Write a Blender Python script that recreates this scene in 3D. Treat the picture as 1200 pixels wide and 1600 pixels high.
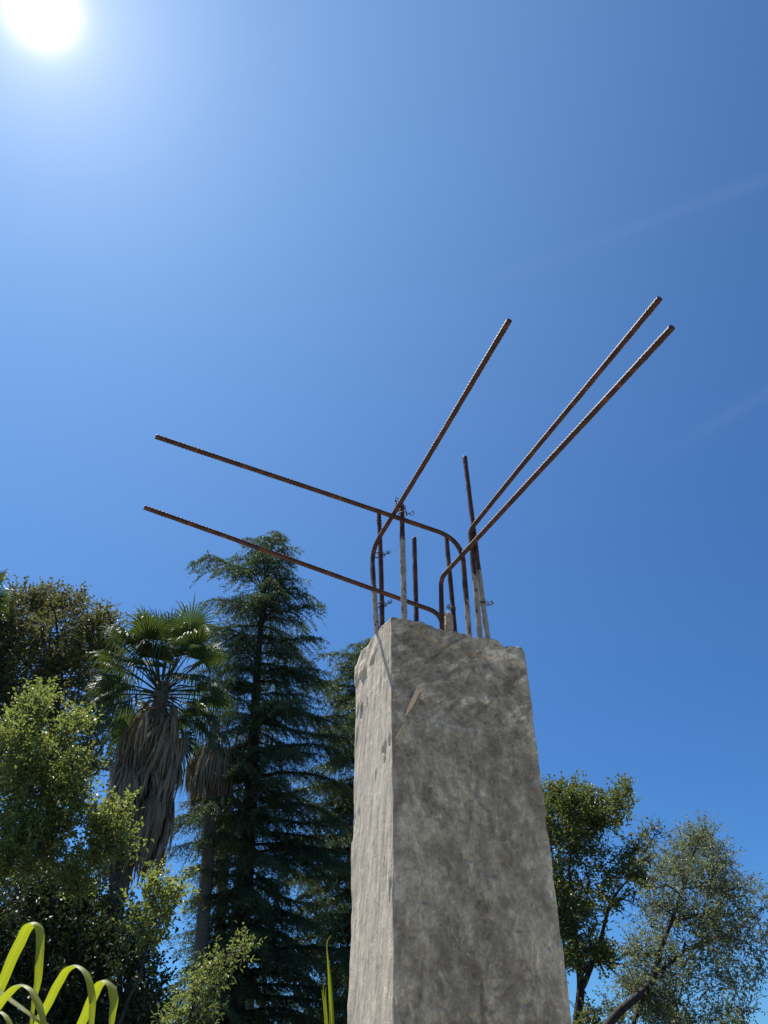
import bpy, math, random
import numpy as np
from mathutils import Vector

for o in list(bpy.data.objects):
    bpy.data.objects.remove(o, do_unlink=True)
scene = bpy.context.scene
COL = scene.collection
rng = np.random.default_rng(7)
random.seed(7)

# ------------------------------------------------------------------ camera
CAM_Z = 1.55
PITCH = math.radians(38.7)
FPX = 1200.0                      # focal length in photo pixels (1200 x 1600)
SP, CP = math.sin(PITCH), math.cos(PITCH)
cam_d = bpy.data.cameras.new('camera')
cam_d.sensor_fit = 'VERTICAL'
cam_d.sensor_height = 24.0
cam_d.lens = 24.0 * FPX / 1600.0
cam_d.clip_start = 0.05
cam_d.clip_end = 5000.0
cam = bpy.data.objects.new('camera', cam_d)
COL.objects.link(cam)
cam.location = (0, 0, CAM_Z)
cam.rotation_euler = (math.radians(90) + PITCH, 0, 0)
scene.camera = cam


def ray(px, py):
    """photo pixel -> (right, forward, up) direction"""
    x, y = px - 600.0, 800.0 - py
    return np.array([x, FPX * CP - y * SP, y * CP + FPX * SP])


def P(px, py, D):
    """point on the pixel's ray at forward distance D"""
    r = ray(px, py)
    return np.array([0, 0, CAM_Z]) + r * (D / r[1])


def pxm(px, py, D):
    """metres per photo pixel at that place"""
    r = ray(px, py)
    return D / r[1] * math.sqrt((r ** 2).sum()) / math.sqrt((px - 600) ** 2 + (py - 800) ** 2 + FPX ** 2) * 1.0


# ------------------------------------------------------------------ light
sr = ray(65, 14)
sr = sr / np.linalg.norm(sr)
SUN_EL = math.asin(sr[2])
SUN_AZ = math.atan2(sr[0], sr[1])          # clockwise from +Y
world = bpy.data.worlds.new('World')
scene.world = world
world.use_nodes = True
wn, wl = world.node_tree.nodes, world.node_tree.links
wn.clear()
w_out = wn.new('ShaderNodeOutputWorld')
sky = wn.new('ShaderNodeTexSky')
sky.sky_type = 'NISHITA'
sky.sun_disc = False
sky.sun_elevation = SUN_EL
sky.sun_rotation = SUN_AZ
sky.altitude = 0
sky.air_density = 1.0
sky.dust_density = 0.1
sky.ozone_density = 4.0
bg = wn.new('ShaderNodeBackground')
bg.inputs['Strength'].default_value = 0.076
# sun and the bright air round it (a function of direction in the sky only)
geo = wn.new('ShaderNodeTexCoord')
dot = wn.new('ShaderNodeVectorMath'); dot.operation = 'DOT_PRODUCT'
dot.inputs[1].default_value = tuple(sr)
wl.new(geo.outputs['Generated'], dot.inputs[0])


def wmath(op, a, b=None, clamp=False):
    n = wn.new('ShaderNodeMath'); n.operation = op; n.use_clamp = clamp
    for i, v in enumerate((a, b)):
        if v is None:
            continue
        if isinstance(v, (int, float)):
            n.inputs[i].default_value = v
        else:
            wl.new(v, n.inputs[i])
    return n.outputs[0]


th = wmath('MULTIPLY', wmath('ARCCOSINE', wmath('MINIMUM', dot.outputs['Value'], 0.9999999)), 57.2958)   # degrees off the sun
near = wmath('MULTIPLY', wmath('EXPONENT', wmath('MULTIPLY', th, -1 / 0.55)), 125.0)
mid = wmath('MULTIPLY', wmath('EXPONENT', wmath('MULTIPLY', th, -1 / 5.6)), 5.2)
glow = wmath('ADD', near, mid)
wq = wmath('DIVIDE', th, 38.0)
wide = wmath('MULTIPLY', wmath('EXPONENT', wmath('MULTIPLY', wmath('MULTIPLY', wq, wq), -1.0)), 2.85)   # bluish forward scatter
# two thin ice trails high up
def streak(pa, pb, width, amount):
    a, b = ray(*pa), ray(*pb)
    a /= np.linalg.norm(a); b /= np.linalg.norm(b)
    n = np.cross(a, b); n /= np.linalg.norm(n)
    d = wn.new('ShaderNodeVectorMath'); d.operation = 'DOT_PRODUCT'
    d.inputs[1].default_value = tuple(n)
    wl.new(geo.outputs['Generated'], d.inputs[0])
    off = wmath('DIVIDE', d.outputs['Value'], width)
    g = wmath('EXPONENT', wmath('MULTIPLY', wmath('MULTIPLY', off, off), -1.0))
    nz = wn.new('ShaderNodeTexNoise')
    nz.inputs['Scale'].default_value = 6.0
    nz.inputs['Detail'].default_value = 3.0
    wl.new(geo.outputs['Generated'], nz.inputs['Vector'])
    m = wmath('MULTIPLY', wmath('SUBTRACT', nz.outputs['Fac'], 0.34), amount)
    c = wn.new('ShaderNodeVectorMath'); c.operation = 'DOT_PRODUCT'
    c.inputs[1].default_value = tuple(a)
    wl.new(geo.outputs['Generated'], c.inputs[0])
    aw = wmath('ARCCOSINE', wmath('MINIMUM', c.outputs['Value'], 0.999999))
    fade = wmath('EXPONENT', wmath('MULTIPLY', wmath('MULTIPLY', aw, aw), -14.0))
    return wmath('MULTIPLY', wmath('MULTIPLY', g, fade), wmath('MAXIMUM', m, 0.0))


trail = wmath('ADD', streak((1200, 278), (820, 420), 0.008, 0.55), streak((1200, 612), (800, 850), 0.009, 0.45))
tr_col = wn.new('ShaderNodeMix'); tr_col.data_type = 'RGBA'; tr_col.blend_type = 'ADD'
tr_col.inputs[0].default_value = 1.0
sk_mul = wn.new('ShaderNodeMix'); sk_mul.data_type = 'RGBA'; sk_mul.blend_type = 'MULTIPLY'
sk_mul.inputs[0].default_value = 1.0
sk_mul.inputs[7].default_value = (0.355, 0.685, 1.02, 1)
wl.new(sky.outputs[0], sk_mul.inputs[6])
glow_col = wn.new('ShaderNodeMix'); glow_col.data_type = 'RGBA'; glow_col.blend_type = 'MULTIPLY'
glow_col.inputs[0].default_value = 1.0
glow_col.inputs[6].default_value = (1.0, 0.87, 0.72, 1)
cmb = wn.new('ShaderNodeCombineColor')
tot = wmath('ADD', glow, trail)
for i in range(3):
    wl.new(tot, cmb.inputs[i])
wl.new(cmb.outputs[0], glow_col.inputs[7])
wl.new(sk_mul.outputs[2], tr_col.inputs[6])
wl.new(glow_col.outputs[2], tr_col.inputs[7])
wd_col = wn.new('ShaderNodeMix'); wd_col.data_type = 'RGBA'; wd_col.blend_type = 'ADD'
wd_col.inputs[0].default_value = 1.0
wd_mul = wn.new('ShaderNodeVectorMath'); wd_mul.operation = 'SCALE'
wd_mul.inputs[0].default_value = (0.47, 0.76, 1.0)
wl.new(wide, wd_mul.inputs['Scale'])
wl.new(tr_col.outputs[2], wd_col.inputs[6])
wl.new(wd_mul.outputs[0], wd_col.inputs[7])
wl.new(wd_col.outputs[2], bg.inputs['Color'])
wl.new(bg.outputs[0], w_out.inputs['Surface'])

sun_d = bpy.data.lights.new('sun', 'SUN')
sun_d.energy = 5.0
sun_d.angle = math.radians(0.53)
sun_d.color = (1.0, 0.95, 0.87)
sun = bpy.data.objects.new('sun', sun_d)
COL.objects.link(sun)
sun.rotation_euler = Vector(tuple(sr)).to_track_quat('Z', 'Y').to_euler()
sun.location = (-6, 5, 20)

vs = scene.view_settings
vs.view_transform = 'Standard'
vs.look = 'None'
vs.gamma = 1.0
vs.use_curve_mapping = False
vs.exposure = 0.6
scene.render.engine = 'CYCLES'
scene.cycles.max_bounces = 8
scene.cycles.transparent_max_bounces = 8

# ------------------------------------------------------------------ helpers
def tag(o, label=None, cat=None, group=None, kind=None):
    if label: o['label'] = label
    if cat: o['category'] = cat
    if group: o['group'] = group
    if kind: o['kind'] = kind
    return o


def empty(name, loc, label=None, cat=None, group=None):
    o = bpy.data.objects.new(name, None)
    o.empty_display_size = 0.2
    COL.objects.link(o)
    o.location = tuple(float(c) for c in loc)
    return tag(o, label, cat, group)


def mesh(name, V, Q, mat, parent=None, attrs=None, smooth=True, origin=None):
    """quads from arrays -> one mesh object, vertices given in world space"""
    V = np.asarray(V, dtype=np.float32)
    Q = np.asarray(Q, dtype=np.int32)
    org = np.zeros(3)
    if parent is not None:
        p, org = parent, np.zeros(3)
        while p is not None:
            org = org + np.array(p.location)
            p = p.parent
    if origin is not None and parent is None:
        org = np.asarray(origin, dtype=float)
    me = bpy.data.meshes.new(name)
    me.vertices.add(len(V))
    me.vertices.foreach_set('co', (V - org.astype(np.float32)).ravel())
    k = Q.shape[1]
    me.loops.add(Q.size)
    me.loops.foreach_set('vertex_index', Q.ravel())
    me.polygons.add(len(Q))
    me.polygons.foreach_set('loop_start', np.arange(0, Q.size, k, dtype=np.int32))
    me.polygons.foreach_set('use_smooth', np.full(len(Q), smooth, dtype=bool))
    if attrs:
        for an, (dom, arr) in attrs.items():
            a = me.attributes.new(an, 'FLOAT', dom)
            a.data.foreach_set('value', np.asarray(arr, dtype=np.float32).ravel())
    me.update(calc_edges=True)
    me.validate()
    o = bpy.data.objects.new(name, me)
    me.materials.append(mat)
    COL.objects.link(o)
    if parent is not None:
        o.parent = parent
    elif origin is not None:
        o.location = tuple(float(c) for c in origin)
    return o


class MB:
    def __init__(self):
        self.V, self.Q, self.A, self.n = [], [], [], 0

    def add(self, V, Q, a=None):
        V = np.asarray(V, dtype=float)
        Q = np.asarray(Q)
        self.V.append(V); self.Q.append(Q + self.n)
        self.A.append(np.zeros(len(V)) if a is None else np.broadcast_to(np.asarray(a, dtype=float), (len(V),)))
        self.n += len(V)

    def tube(self, path, rad, sides=6, a=None, cap=True):
        V, Q = tube(path, rad, sides, cap)
        self.add(V, Q, a)

    def build(self, name, mat, parent=None, smooth=True, attr='rnd', **kw):
        if not self.V:
            return None
        return mesh(name, np.vstack(self.V), np.vstack(self.Q), mat, parent,
                    {attr: ('POINT', np.concatenate(self.A))}, smooth, **kw)


def norm(v):
    v = np.asarray(v, dtype=float)
    return v / (np.linalg.norm(v, axis=-1, keepdims=True) + 1e-12)


def frames(path):
    path = np.asarray(path, dtype=float)
    T = np.gradient(path, axis=0)
    T = norm(T)
    n = len(path)
    N = np.zeros_like(path)
    ref = np.array([0, 0, 1.0]) if abs(T[0][2]) < 0.9 else np.array([1.0, 0, 0])
    v = np.cross(T[0], ref); v /= np.linalg.norm(v)
    for i in range(n):
        v = v - T[i] * np.dot(v, T[i])
        v /= (np.linalg.norm(v) + 1e-12)
        N[i] = v
    B = np.cross(T, N)
    return T, N, B


def tube(path, rad, sides=6, cap=True):
    path = np.asarray(path, dtype=float)
    n = len(path)
    rad = np.broadcast_to(np.asarray(rad, dtype=float), (n,)).copy()
    if cap:
        path = np.vstack([path[:1], path, path[-1:]])
        rad = np.concatenate([[rad[0] * 0.02], rad, [rad[-1] * 0.02]])
        T, N, B = frames(path[1:-1])
        N = np.vstack([N[:1], N, N[-1:]]); B = np.vstack([B[:1], B, B[-1:]])
        n += 2
    else:
        T, N, B = frames(path)
    ang = np.linspace(0, 2 * math.pi, sides, endpoint=False)
    V = path[:, None, :] + rad[:, None, None] * (np.cos(ang)[None, :, None] * N[:, None, :] + np.sin(ang)[None, :, None] * B[:, None, :])
    return V.reshape(-1, 3), ring_quads(n, sides)


def ring_quads(n, s):
    i = np.arange(n - 1)[:, None] * s
    j = np.arange(s)[None, :]
    j2 = (j + 1) % s
    return np.stack([i + j, i + j2, i + s + j2, i + s + j], -1).reshape(-1, 4)


def grid_quads(n, m):
    i = np.arange(n - 1)[:, None] * m
    j = np.arange(m - 1)[None, :]
    return np.stack([i + j, i + j + 1, i + m + j + 1, i + m + j], -1).reshape(-1, 4)


def _hash(ix, iy, iz, seed):
    h = (ix.astype(np.uint32) * np.uint32(374761393) + iy.astype(np.uint32) * np.uint32(668265263)
         + iz.astype(np.uint32) * np.uint32(2147483647 - 1234567) + np.uint32(seed * 974634777 % 4294967295))
    h = (h ^ (h >> np.uint32(13))) * np.uint32(1274126177)
    h = h ^ (h >> np.uint32(16))
    return h.astype(np.float64) / 4294967295.0


def vnoise(p, seed=1):
    """value noise in -1..1 for points (n,3)"""
    p = np.asarray(p, dtype=float)
    i = np.floor(p).astype(np.int64)
    f = p - i
    f = f * f * (3 - 2 * f)
    r = 0
    for dx in (0, 1):
        for dy in (0, 1):
            for dz in (0, 1):
                w = (f[:, 0] if dx else 1 - f[:, 0]) * (f[:, 1] if dy else 1 - f[:, 1]) * (f[:, 2] if dz else 1 - f[:, 2])
                r = r + w * _hash(i[:, 0] + dx, i[:, 1] + dy, i[:, 2] + dz, seed)
    return r * 2 - 1


def fbm(p, oct=4, seed=1):
    s, a, t = 0, 1.0, 0
    p = np.asarray(p, dtype=float)
    for k in range(oct):
        s = s + a * vnoise(p, seed + k * 17); t += a
        p = p * 2.03 + 11.7; a *= 0.5
    return s / t


def sstep(a, b, x):
    t = np.clip((x - a) / (b - a), 0, 1)
    return t * t * (3 - 2 * t)


def spline(pts, n):
    """Catmull-Rom through points"""
    p = np.asarray(pts, dtype=float)
    p = np.vstack([2 * p[0] - p[1], p, 2 * p[-1] - p[-2]])
    m = len(p) - 3
    t = np.linspace(0, m - 1e-9, n)
    k = t.astype(int); u = (t - k)[:, None]
    a, b, c, d = p[k], p[k + 1], p[k + 2], p[k + 3]
    return 0.5 * (2 * b + (c - a) * u + (2 * a - 5 * b + 4 * c - d) * u ** 2 + (3 * b - a - 3 * c + d) * u ** 3)


# ------------------------------------------------------------------ materials
def new_mat(name):
    m = bpy.data.materials.new(name)
    m.use_nodes = True
    nt = m.node_tree
    nt.nodes.clear()
    out = nt.nodes.new('ShaderNodeOutputMaterial')
    return m, nt, out


class NT:
    def __init__(self, nt):
        self.nt = nt

    def node(self, t, **kw):
        n = self.nt.nodes.new(t)
        for k, v in kw.items():
            setattr(n, k, v)
        return n

    def set(self, sock, v):
        if isinstance(v, (int, float)):
            sock.default_value = v
        elif isinstance(v, (tuple, list)):
            sock.default_value = tuple(v) if len(v) != 3 or sock.type == 'VECTOR' else (*v, 1)
        else:
            self.nt.links.new(v, sock)

    def math(self, op, a, b=0.0, clamp=False):
        n = self.node('ShaderNodeMath', operation=op, use_clamp=clamp)
        self.set(n.inputs[0], a); self.set(n.inputs[1], b)
        return n.outputs[0]

    def mix(self, f, a, b, blend='MIX'):
        n = self.node('ShaderNodeMix', data_type='RGBA', blend_type=blend)
        self.set(n.inputs[0], f); self.set(n.inputs[6], a); self.set(n.inputs[7], b)
        return n.outputs[2]

    def noise(self, vec, scale, detail=4.0, rough=0.55, dist=0.0):
        n = self.node('ShaderNodeTexNoise')
        n.inputs['Scale'].default_value = scale
        n.inputs['Detail'].default_value = detail
        n.inputs['Roughness'].default_value = rough
        n.inputs['Distortion'].default_value = dist
        if vec is not None:
            self.set(n.inputs['Vector'], vec)
        return n.outputs['Fac']

    def ramp(self, f, stops):
        n = self.node('ShaderNodeValToRGB')
        e = n.color_ramp.elements
        while len(e) < len(stops):
            e.new(0.5)
        for i, (p, c) in enumerate(stops):
            e[i].position = p
            e[i].color = (*c, 1) if len(c) == 3 else c
        self.set(n.inputs[0], f)
        return n.outputs[0]

    def mapr(self, f, a, b, c=0.0, d=1.0):
        n = self.node('ShaderNodeMapRange')
        self.set(n.inputs[0], f)
        for i, v in enumerate((a, b, c, d)):
            n.inputs[i + 1].default_value = v
        return n.outputs[0]

    def scalevec(self, vec, s):
        n = self.node('ShaderNodeVectorMath', operation='MULTIPLY')
        self.set(n.inputs[0], vec); n.inputs[1].default_value = s
        return n.outputs[0]


def leaf_mat(name, dark, mid_, light, trans, trans_amt=0.35, rough=0.38, spec=0.5):
    m, nt, out = new_mat(name)
    k = NT(nt)
    at = k.node('ShaderNodeAttribute', attribute_name='rnd')
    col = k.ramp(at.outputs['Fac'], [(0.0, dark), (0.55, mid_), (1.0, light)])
    pb = k.node('ShaderNodeBsdfPrincipled')
    k.set(pb.inputs['Base Color'], col)
    pb.inputs['Roughness'].default_value = rough
    pb.inputs['Specular IOR Level'].default_value = spec
    tr = k.node('ShaderNodeBsdfTranslucent')
    tcol = k.mix(at.outputs['Fac'], tuple(c * 0.6 for c in trans), tuple(c * 1.15 for c in trans))
    k.set(tr.inputs['Color'], tcol)
    mx = k.node('ShaderNodeMixShader')
    mx.inputs[0].default_value = trans_amt
    nt.links.new(pb.outputs[0], mx.inputs[1]); nt.links.new(tr.outputs[0], mx.inputs[2])
    nt.links.new(mx.outputs[0], out.inputs['Surface'])
    return m


def bark_mat(name, a, b, scale=9.0, stretch=0.25, bump=0.6):
    m, nt, out = new_mat(name)
    k = NT(nt)
    tc = k.node('ShaderNodeTexCoord')
    v = k.scalevec(tc.outputs['Object'], (1, 1, stretch))
    n = k.noise(v, scale, 6, 0.65)
    col = k.ramp(n, [(0.3, a), (0.7, b)])
    pb = k.node('ShaderNodeBsdfPrincipled')
    k.set(pb.inputs['Base Color'], col)
    pb.inputs['Roughness'].default_value = 0.9
    bp = k.node('ShaderNodeBump')
    bp.inputs['Strength'].default_value = bump
    bp.inputs['Distance'].default_value = 0.03
    k.set(bp.inputs['Height'], n)
    nt.links.new(bp.outputs[0], pb.inputs['Normal'])
    nt.links.new(pb.outputs[0], out.inputs['Surface'])
    return m


def concrete_mat():
    m, nt, out = new_mat('concrete')
    k = NT(nt)
    tc = k.node('ShaderNodeTexCoord')
    ob = tc.outputs['Object']
    mott = k.node('ShaderNodeAttribute', attribute_name='tone')
    side = k.node('ShaderNodeAttribute', attribute_name='side')
    n1 = k.noise(ob, 7.0, 7, 0.62, 0.6)
    st = k.scalevec(ob, (1, 1, 0.5))
    n2 = k.noise(st, 32.0, 6, 0.65, 0.3)
    n3 = k.noise(ob, 160.0, 3, 0.6)
    n4 = k.noise(ob, 22.0, 5, 0.7, 1.6)
    n5 = k.noise(ob, 75.0, 8, 0.75, 0.8)
    f = k.math('ADD', k.math('MULTIPLY', n1, 0.12), k.math('MULTIPLY', n2, 0.3))
    f = k.math('ADD', f, k.math('MULTIPLY', n4, 0.22))
    f = k.math('ADD', f, k.math('MULTIPLY', n5, 0.36))
    base = k.ramp(f, [(0.40, (0.205, 0.172, 0.122)), (0.475, (0.325, 0.279, 0.203)), (0.53, (0.43, 0.376, 0.28)), (0.6, (0.6, 0.535, 0.41))])
    col = k.mix(k.mapr(mott.outputs['Fac'], -1, 1, 0, 1), k.mix(1.0, base, (0.62, 0.61, 0.6), 'MULTIPLY'), k.mix(1.0, base, (1.45, 1.45, 1.44), 'MULTIPLY'))
    ta = math.atan2(0.379, 0.925)
    def smear(roty, scl, loc, lo, hi, dist=0.8):
        m1 = k.node('ShaderNodeMapping'); m1.inputs['Rotation'].default_value = (0, 0, -ta)
        k.set(m1.inputs['Vector'], ob)
        m2 = k.node('ShaderNodeMapping'); m2.inputs['Rotation'].default_value = (0, roty, 0)
        m2.inputs['Location'].default_value = loc
        k.set(m2.inputs['Vector'], m1.outputs[0])
        v_ = k.scalevec(m2.outputs[0], scl)
        return k.mapr(k.noise(v_, 1.0, 7, 0.62, dist), lo, hi, 0, 1)
    sep = k.node('ShaderNodeSeparateXYZ'); k.set(sep.inputs[0], ob)
    upz = k.mapr(k.math('ADD', sep.outputs[2], k.math('MULTIPLY', n1, 0.1)), 2.33, 2.42, 0, 1)
    dn = k.math('SUBTRACT', 1.0, upz)
    pal = k.math('ADD', k.math('MULTIPLY', smear(0.5, (7, 7, 34), (0, 0, 0), 0.53, 0.585), upz),
                 k.math('MULTIPLY', smear(-0.12, (30, 30, 13), (3, 1, 2), 0.56, 0.61), dn))
    drk = k.math('ADD', k.math('MULTIPLY', smear(0.75, (8, 8, 30), (5, 2, 7), 0.53, 0.6), upz),
                 k.math('MULTIPLY', smear(0.1, (17, 17, 9), (8, 3, 1), 0.53, 0.6), dn))
    col = k.mix(k.math('MULTIPLY', drk, k.mapr(upz, 0, 1, 0.5, 0.8)), col, k.mix(1.0, col, (0.55, 0.54, 0.53), 'MULTIPLY'))
    col = k.mix(k.math('MULTIPLY', pal, k.mapr(upz, 0, 1, 0.5, 0.75)), col, k.mix(1.0, col, (1.65, 1.64, 1.62), 'MULTIPLY'))
    fleck = k.math('MULTIPLY', k.mapr(k.noise(ob, 95.0, 2, 0.5), 0.645, 0.68, 0, 1), k.mapr(n1, 0.45, 0.6, 0, 1))
    col = k.mix(k.math('MULTIPLY', fleck, 0.65), col, (0.5, 0.47, 0.41))
    # left face mixed paler: part of its sunlit brightness put into the colour
    col = k.mix(k.math('MULTIPLY', side.outputs['Fac'], 0.6), col, (0.56, 0.52, 0.44))
    # warm stain flecks and pale specks
    w = k.mapr(k.noise(ob, 11.0, 5, 0.7, 1.0), 0.62, 0.74, 0, 0.35)
    col = k.mix(w, col, (0.27, 0.2, 0.135))
    sp = k.mapr(n3, 0.70, 0.78, 0, 0.5)
    col = k.mix(sp, col, (0.5, 0.47, 0.42))
    vor = k.node('ShaderNodeTexVoronoi')
    vor.inputs['Scale'].default_value = 30.0
    k.set(vor.inputs['Vector'], ob)
    pit = k.mapr(vor.outputs['Distance'], 0.05, 0.13, 1, 0)
    pitm = k.math('MULTIPLY', pit, k.mapr(n4, 0.55, 0.66, 0, 1))
    col = k.mix(k.math('MULTIPLY', pitm, 0.6), col, (0.07, 0.06, 0.05))
    pb = k.node('ShaderNodeBsdfPrincipled')
    k.set(pb.inputs['Base Color'], col)
    pb.inputs['Roughness'].default_value = 0.92
    pb.inputs['Specular IOR Level'].default_value = 0.25
    h = k.math('ADD', k.math('MULTIPLY', n2, 0.6), k.math('MULTIPLY', n4, 0.6))
    h = k.math('ADD', h, k.math('MULTIPLY', n5, 0.5))
    h = k.math('SUBTRACT', h, k.math('MULTIPLY', pitm, 0.5))
    bp = k.node('ShaderNodeBump')
    bp.inputs['Strength'].default_value = 0.85
    bp.inputs['Distance'].default_value = 0.0036
    k.set(bp.inputs['Height'], h)
    nt.links.new(bp.outputs[0], pb.inputs['Normal'])
    nt.links.new(pb.outputs[0], out.inputs['Surface'])
    return m


def rust_mat():
    m, nt, out = new_mat('rusty_steel')
    k = NT(nt)
    tc = k.node('ShaderNodeTexCoord')
    ob = tc.outputs['Object']
    n = k.noise(ob, 45.0, 6, 0.7)
    n2 = k.noise(ob, 260.0, 3, 0.6)
    col = k.ramp(n, [(0.3, (0.02, 0.009, 0.006)), (0.5, (0.05, 0.018, 0.0095)), (0.68, (0.17, 0.06, 0.024))])
    col = k.mix(k.mapr(n2, 0.55, 0.75, 0, 0.5), col, (0.05, 0.03, 0.022))
    coat = k.node('ShaderNodeAttribute', attribute_name='coat')
    cm = k.math('ADD', coat.outputs['Fac'], k.math('MULTIPLY', k.math('SUBTRACT', k.noise(ob, 110.0, 4, 0.7), 0.5), 1.1))
    cmask = k.mapr(cm, 0.46, 0.62, 0, 1)
    cc = k.ramp(k.noise(ob, 60.0, 5, 0.7), [(0.3, (0.22, 0.2, 0.17)), (0.7, (0.42, 0.4, 0.35))])
    col = k.mix(cmask, col, cc)
    pb = k.node('ShaderNodeBsdfPrincipled')
    k.set(pb.inputs['Base Color'], col)
    k.set(pb.inputs['Roughness'], k.mapr(cmask, 0, 1, 0.62, 0.95))
    pb.inputs['Specular IOR Level'].default_value = 0.4
    bp = k.node('ShaderNodeBump')
    bp.inputs['Strength'].default_value = 0.7
    bp.inputs['Distance'].default_value = 0.0012
    k.set(bp.inputs['Height'], k.math('ADD', n, k.math('MULTIPLY', n2, 0.5)))
    nt.links.new(bp.outputs[0], pb.inputs['Normal'])
    nt.links.new(pb.outputs[0], out.inputs['Surface'])
    return m


def simple_mat(name, a, b, scale, rough=0.8, vec=(1, 1, 1), bump=0.0, dist=0.002, metallic=0.0):
    m, nt, out = new_mat(name)
    k = NT(nt)
    tc = k.node('ShaderNodeTexCoord')
    n = k.noise(k.scalevec(tc.outputs['Object'], vec), scale, 5, 0.62)
    pb = k.node('ShaderNodeBsdfPrincipled')
    k.set(pb.inputs['Base Color'], k.ramp(n, [(0.3, a), (0.7, b)]))
    pb.inputs['Roughness'].default_value = rough
    pb.inputs['Metallic'].default_value = metallic
    if bump:
        bp = k.node('ShaderNodeBump')
        bp.inputs['Strength'].default_value = bump
        bp.inputs['Distance'].default_value = dist
        k.set(bp.inputs['Height'], n)
        nt.links.new(bp.outputs[0], pb.inputs['Normal'])
    nt.links.new(pb.outputs[0], out.inputs['Surface'])
    return m


def ground_mat():
    m, nt, out = new_mat('ground_cover')
    k = NT(nt)
    tc = k.node('ShaderNodeTexCoord')
    ob = tc.outputs['Object']
    n = k.noise(ob, 1.7, 6, 0.65)
    soil = k.ramp(n, [(0.3, (0.26, 0.215, 0.15)), (0.7, (0.38, 0.325, 0.24))])
    cover = k.ramp(k.noise(ob, 5.0, 5, 0.7), [(0.3, (0.03, 0.035, 0.015)), (0.7, (0.085, 0.08, 0.04))])
    ln = k.node('ShaderNodeVectorMath', operation='LENGTH'); k.set(ln.inputs[0], ob)
    dist = k.math('ADD', ln.outputs['Value'], k.math('MULTIPLY', k.math('SUBTRACT', k.noise(ob, 0.5, 4, 0.6), 0.5), 3.0))
    pb = k.node('ShaderNodeBsdfPrincipled')
    k.set(pb.inputs['Base Color'], k.mix(k.mapr(dist, 5.5, 7.0, 0, 1), soil, cover))  # unseen ground: soil kept pale for bounce, cover dark to deepen tree shade
    pb.inputs['Roughness'].default_value = 0.95
    bp = k.node('ShaderNodeBump')
    bp.inputs['Strength'].default_value = 0.6
    bp.inputs['Distance'].default_value = 0.05
    k.set(bp.inputs['Height'], n)
    nt.links.new(bp.outputs[0], pb.inputs['Normal'])
    nt.links.new(pb.outputs[0], out.inputs['Surface'])
    return m


M_CONC = concrete_mat()
M_RUST = rust_mat()
M_WIRE = simple_mat('tie_wire_steel', (0.03, 0.022, 0.018), (0.08, 0.05, 0.035), 300, 0.6)
M_WOOD = simple_mat('splinter_wood', (0.58, 0.42, 0.25), (0.8, 0.62, 0.4), 90, 0.8, (1, 1, 0.12), 0.5)
M_GROUND = ground_mat()
M_BARK = bark_mat('bark_dark', (0.018, 0.015, 0.012), (0.065, 0.053, 0.042), 16.0, 0.3, 1.0)
M_BARK_G = bark_mat('bark_grey', (0.055, 0.047, 0.038), (0.14, 0.12, 0.1))
M_PALMBARK = bark_mat('palm_bark', (0.1, 0.082, 0.063), (0.2, 0.165, 0.13), 6.0, 3.0)
M_OLIVE = leaf_mat('leaf_olive', (0.06, 0.065, 0.032), (0.11, 0.115, 0.055), (0.2, 0.185, 0.095), (0.25, 0.25, 0.07), 0.3, 0.48, 0.45)
M_LIME = leaf_mat('leaf_lime', (0.065, 0.09, 0.022), (0.125, 0.155, 0.045), (0.24, 0.255, 0.105), (0.37, 0.43, 0.085), 0.43, 0.42, 0.5)
M_DARK = leaf_mat('leaf_dark', (0.022, 0.034, 0.014), (0.035, 0.05, 0.02), (0.06, 0.075, 0.03), (0.06, 0.09, 0.02), 0.25, 0.46, 0.45)
M_OAK = leaf_mat('leaf_oak', (0.05, 0.064, 0.022), (0.09, 0.11, 0.036), (0.16, 0.17, 0.06), (0.24, 0.28, 0.05), 0.36, 0.45, 0.5)
M_GREY = leaf_mat('leaf_grey', (0.085, 0.105, 0.06), (0.15, 0.172, 0.1), (0.25, 0.255, 0.165), (0.3, 0.34, 0.13), 0.38, 0.48, 0.45)
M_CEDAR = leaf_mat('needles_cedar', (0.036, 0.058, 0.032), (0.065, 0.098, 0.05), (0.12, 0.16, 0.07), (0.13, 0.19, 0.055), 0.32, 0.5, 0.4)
M_FROND = leaf_mat('palm_frond', (0.025, 0.045, 0.018), (0.045, 0.07, 0.026), (0.075, 0.1, 0.038), (0.11, 0.17, 0.03), 0.3, 0.48, 0.38)
M_DEAD = leaf_mat('palm_thatch', (0.17, 0.13, 0.09), (0.34, 0.27, 0.19), (0.52, 0.43, 0.31), (0.34, 0.25, 0.14), 0.3, 0.75, 0.2)
M_PETIOLE = simple_mat('palm_petiole', (0.06, 0.075, 0.03), (0.11, 0.11, 0.05), 8, 0.45)


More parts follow.
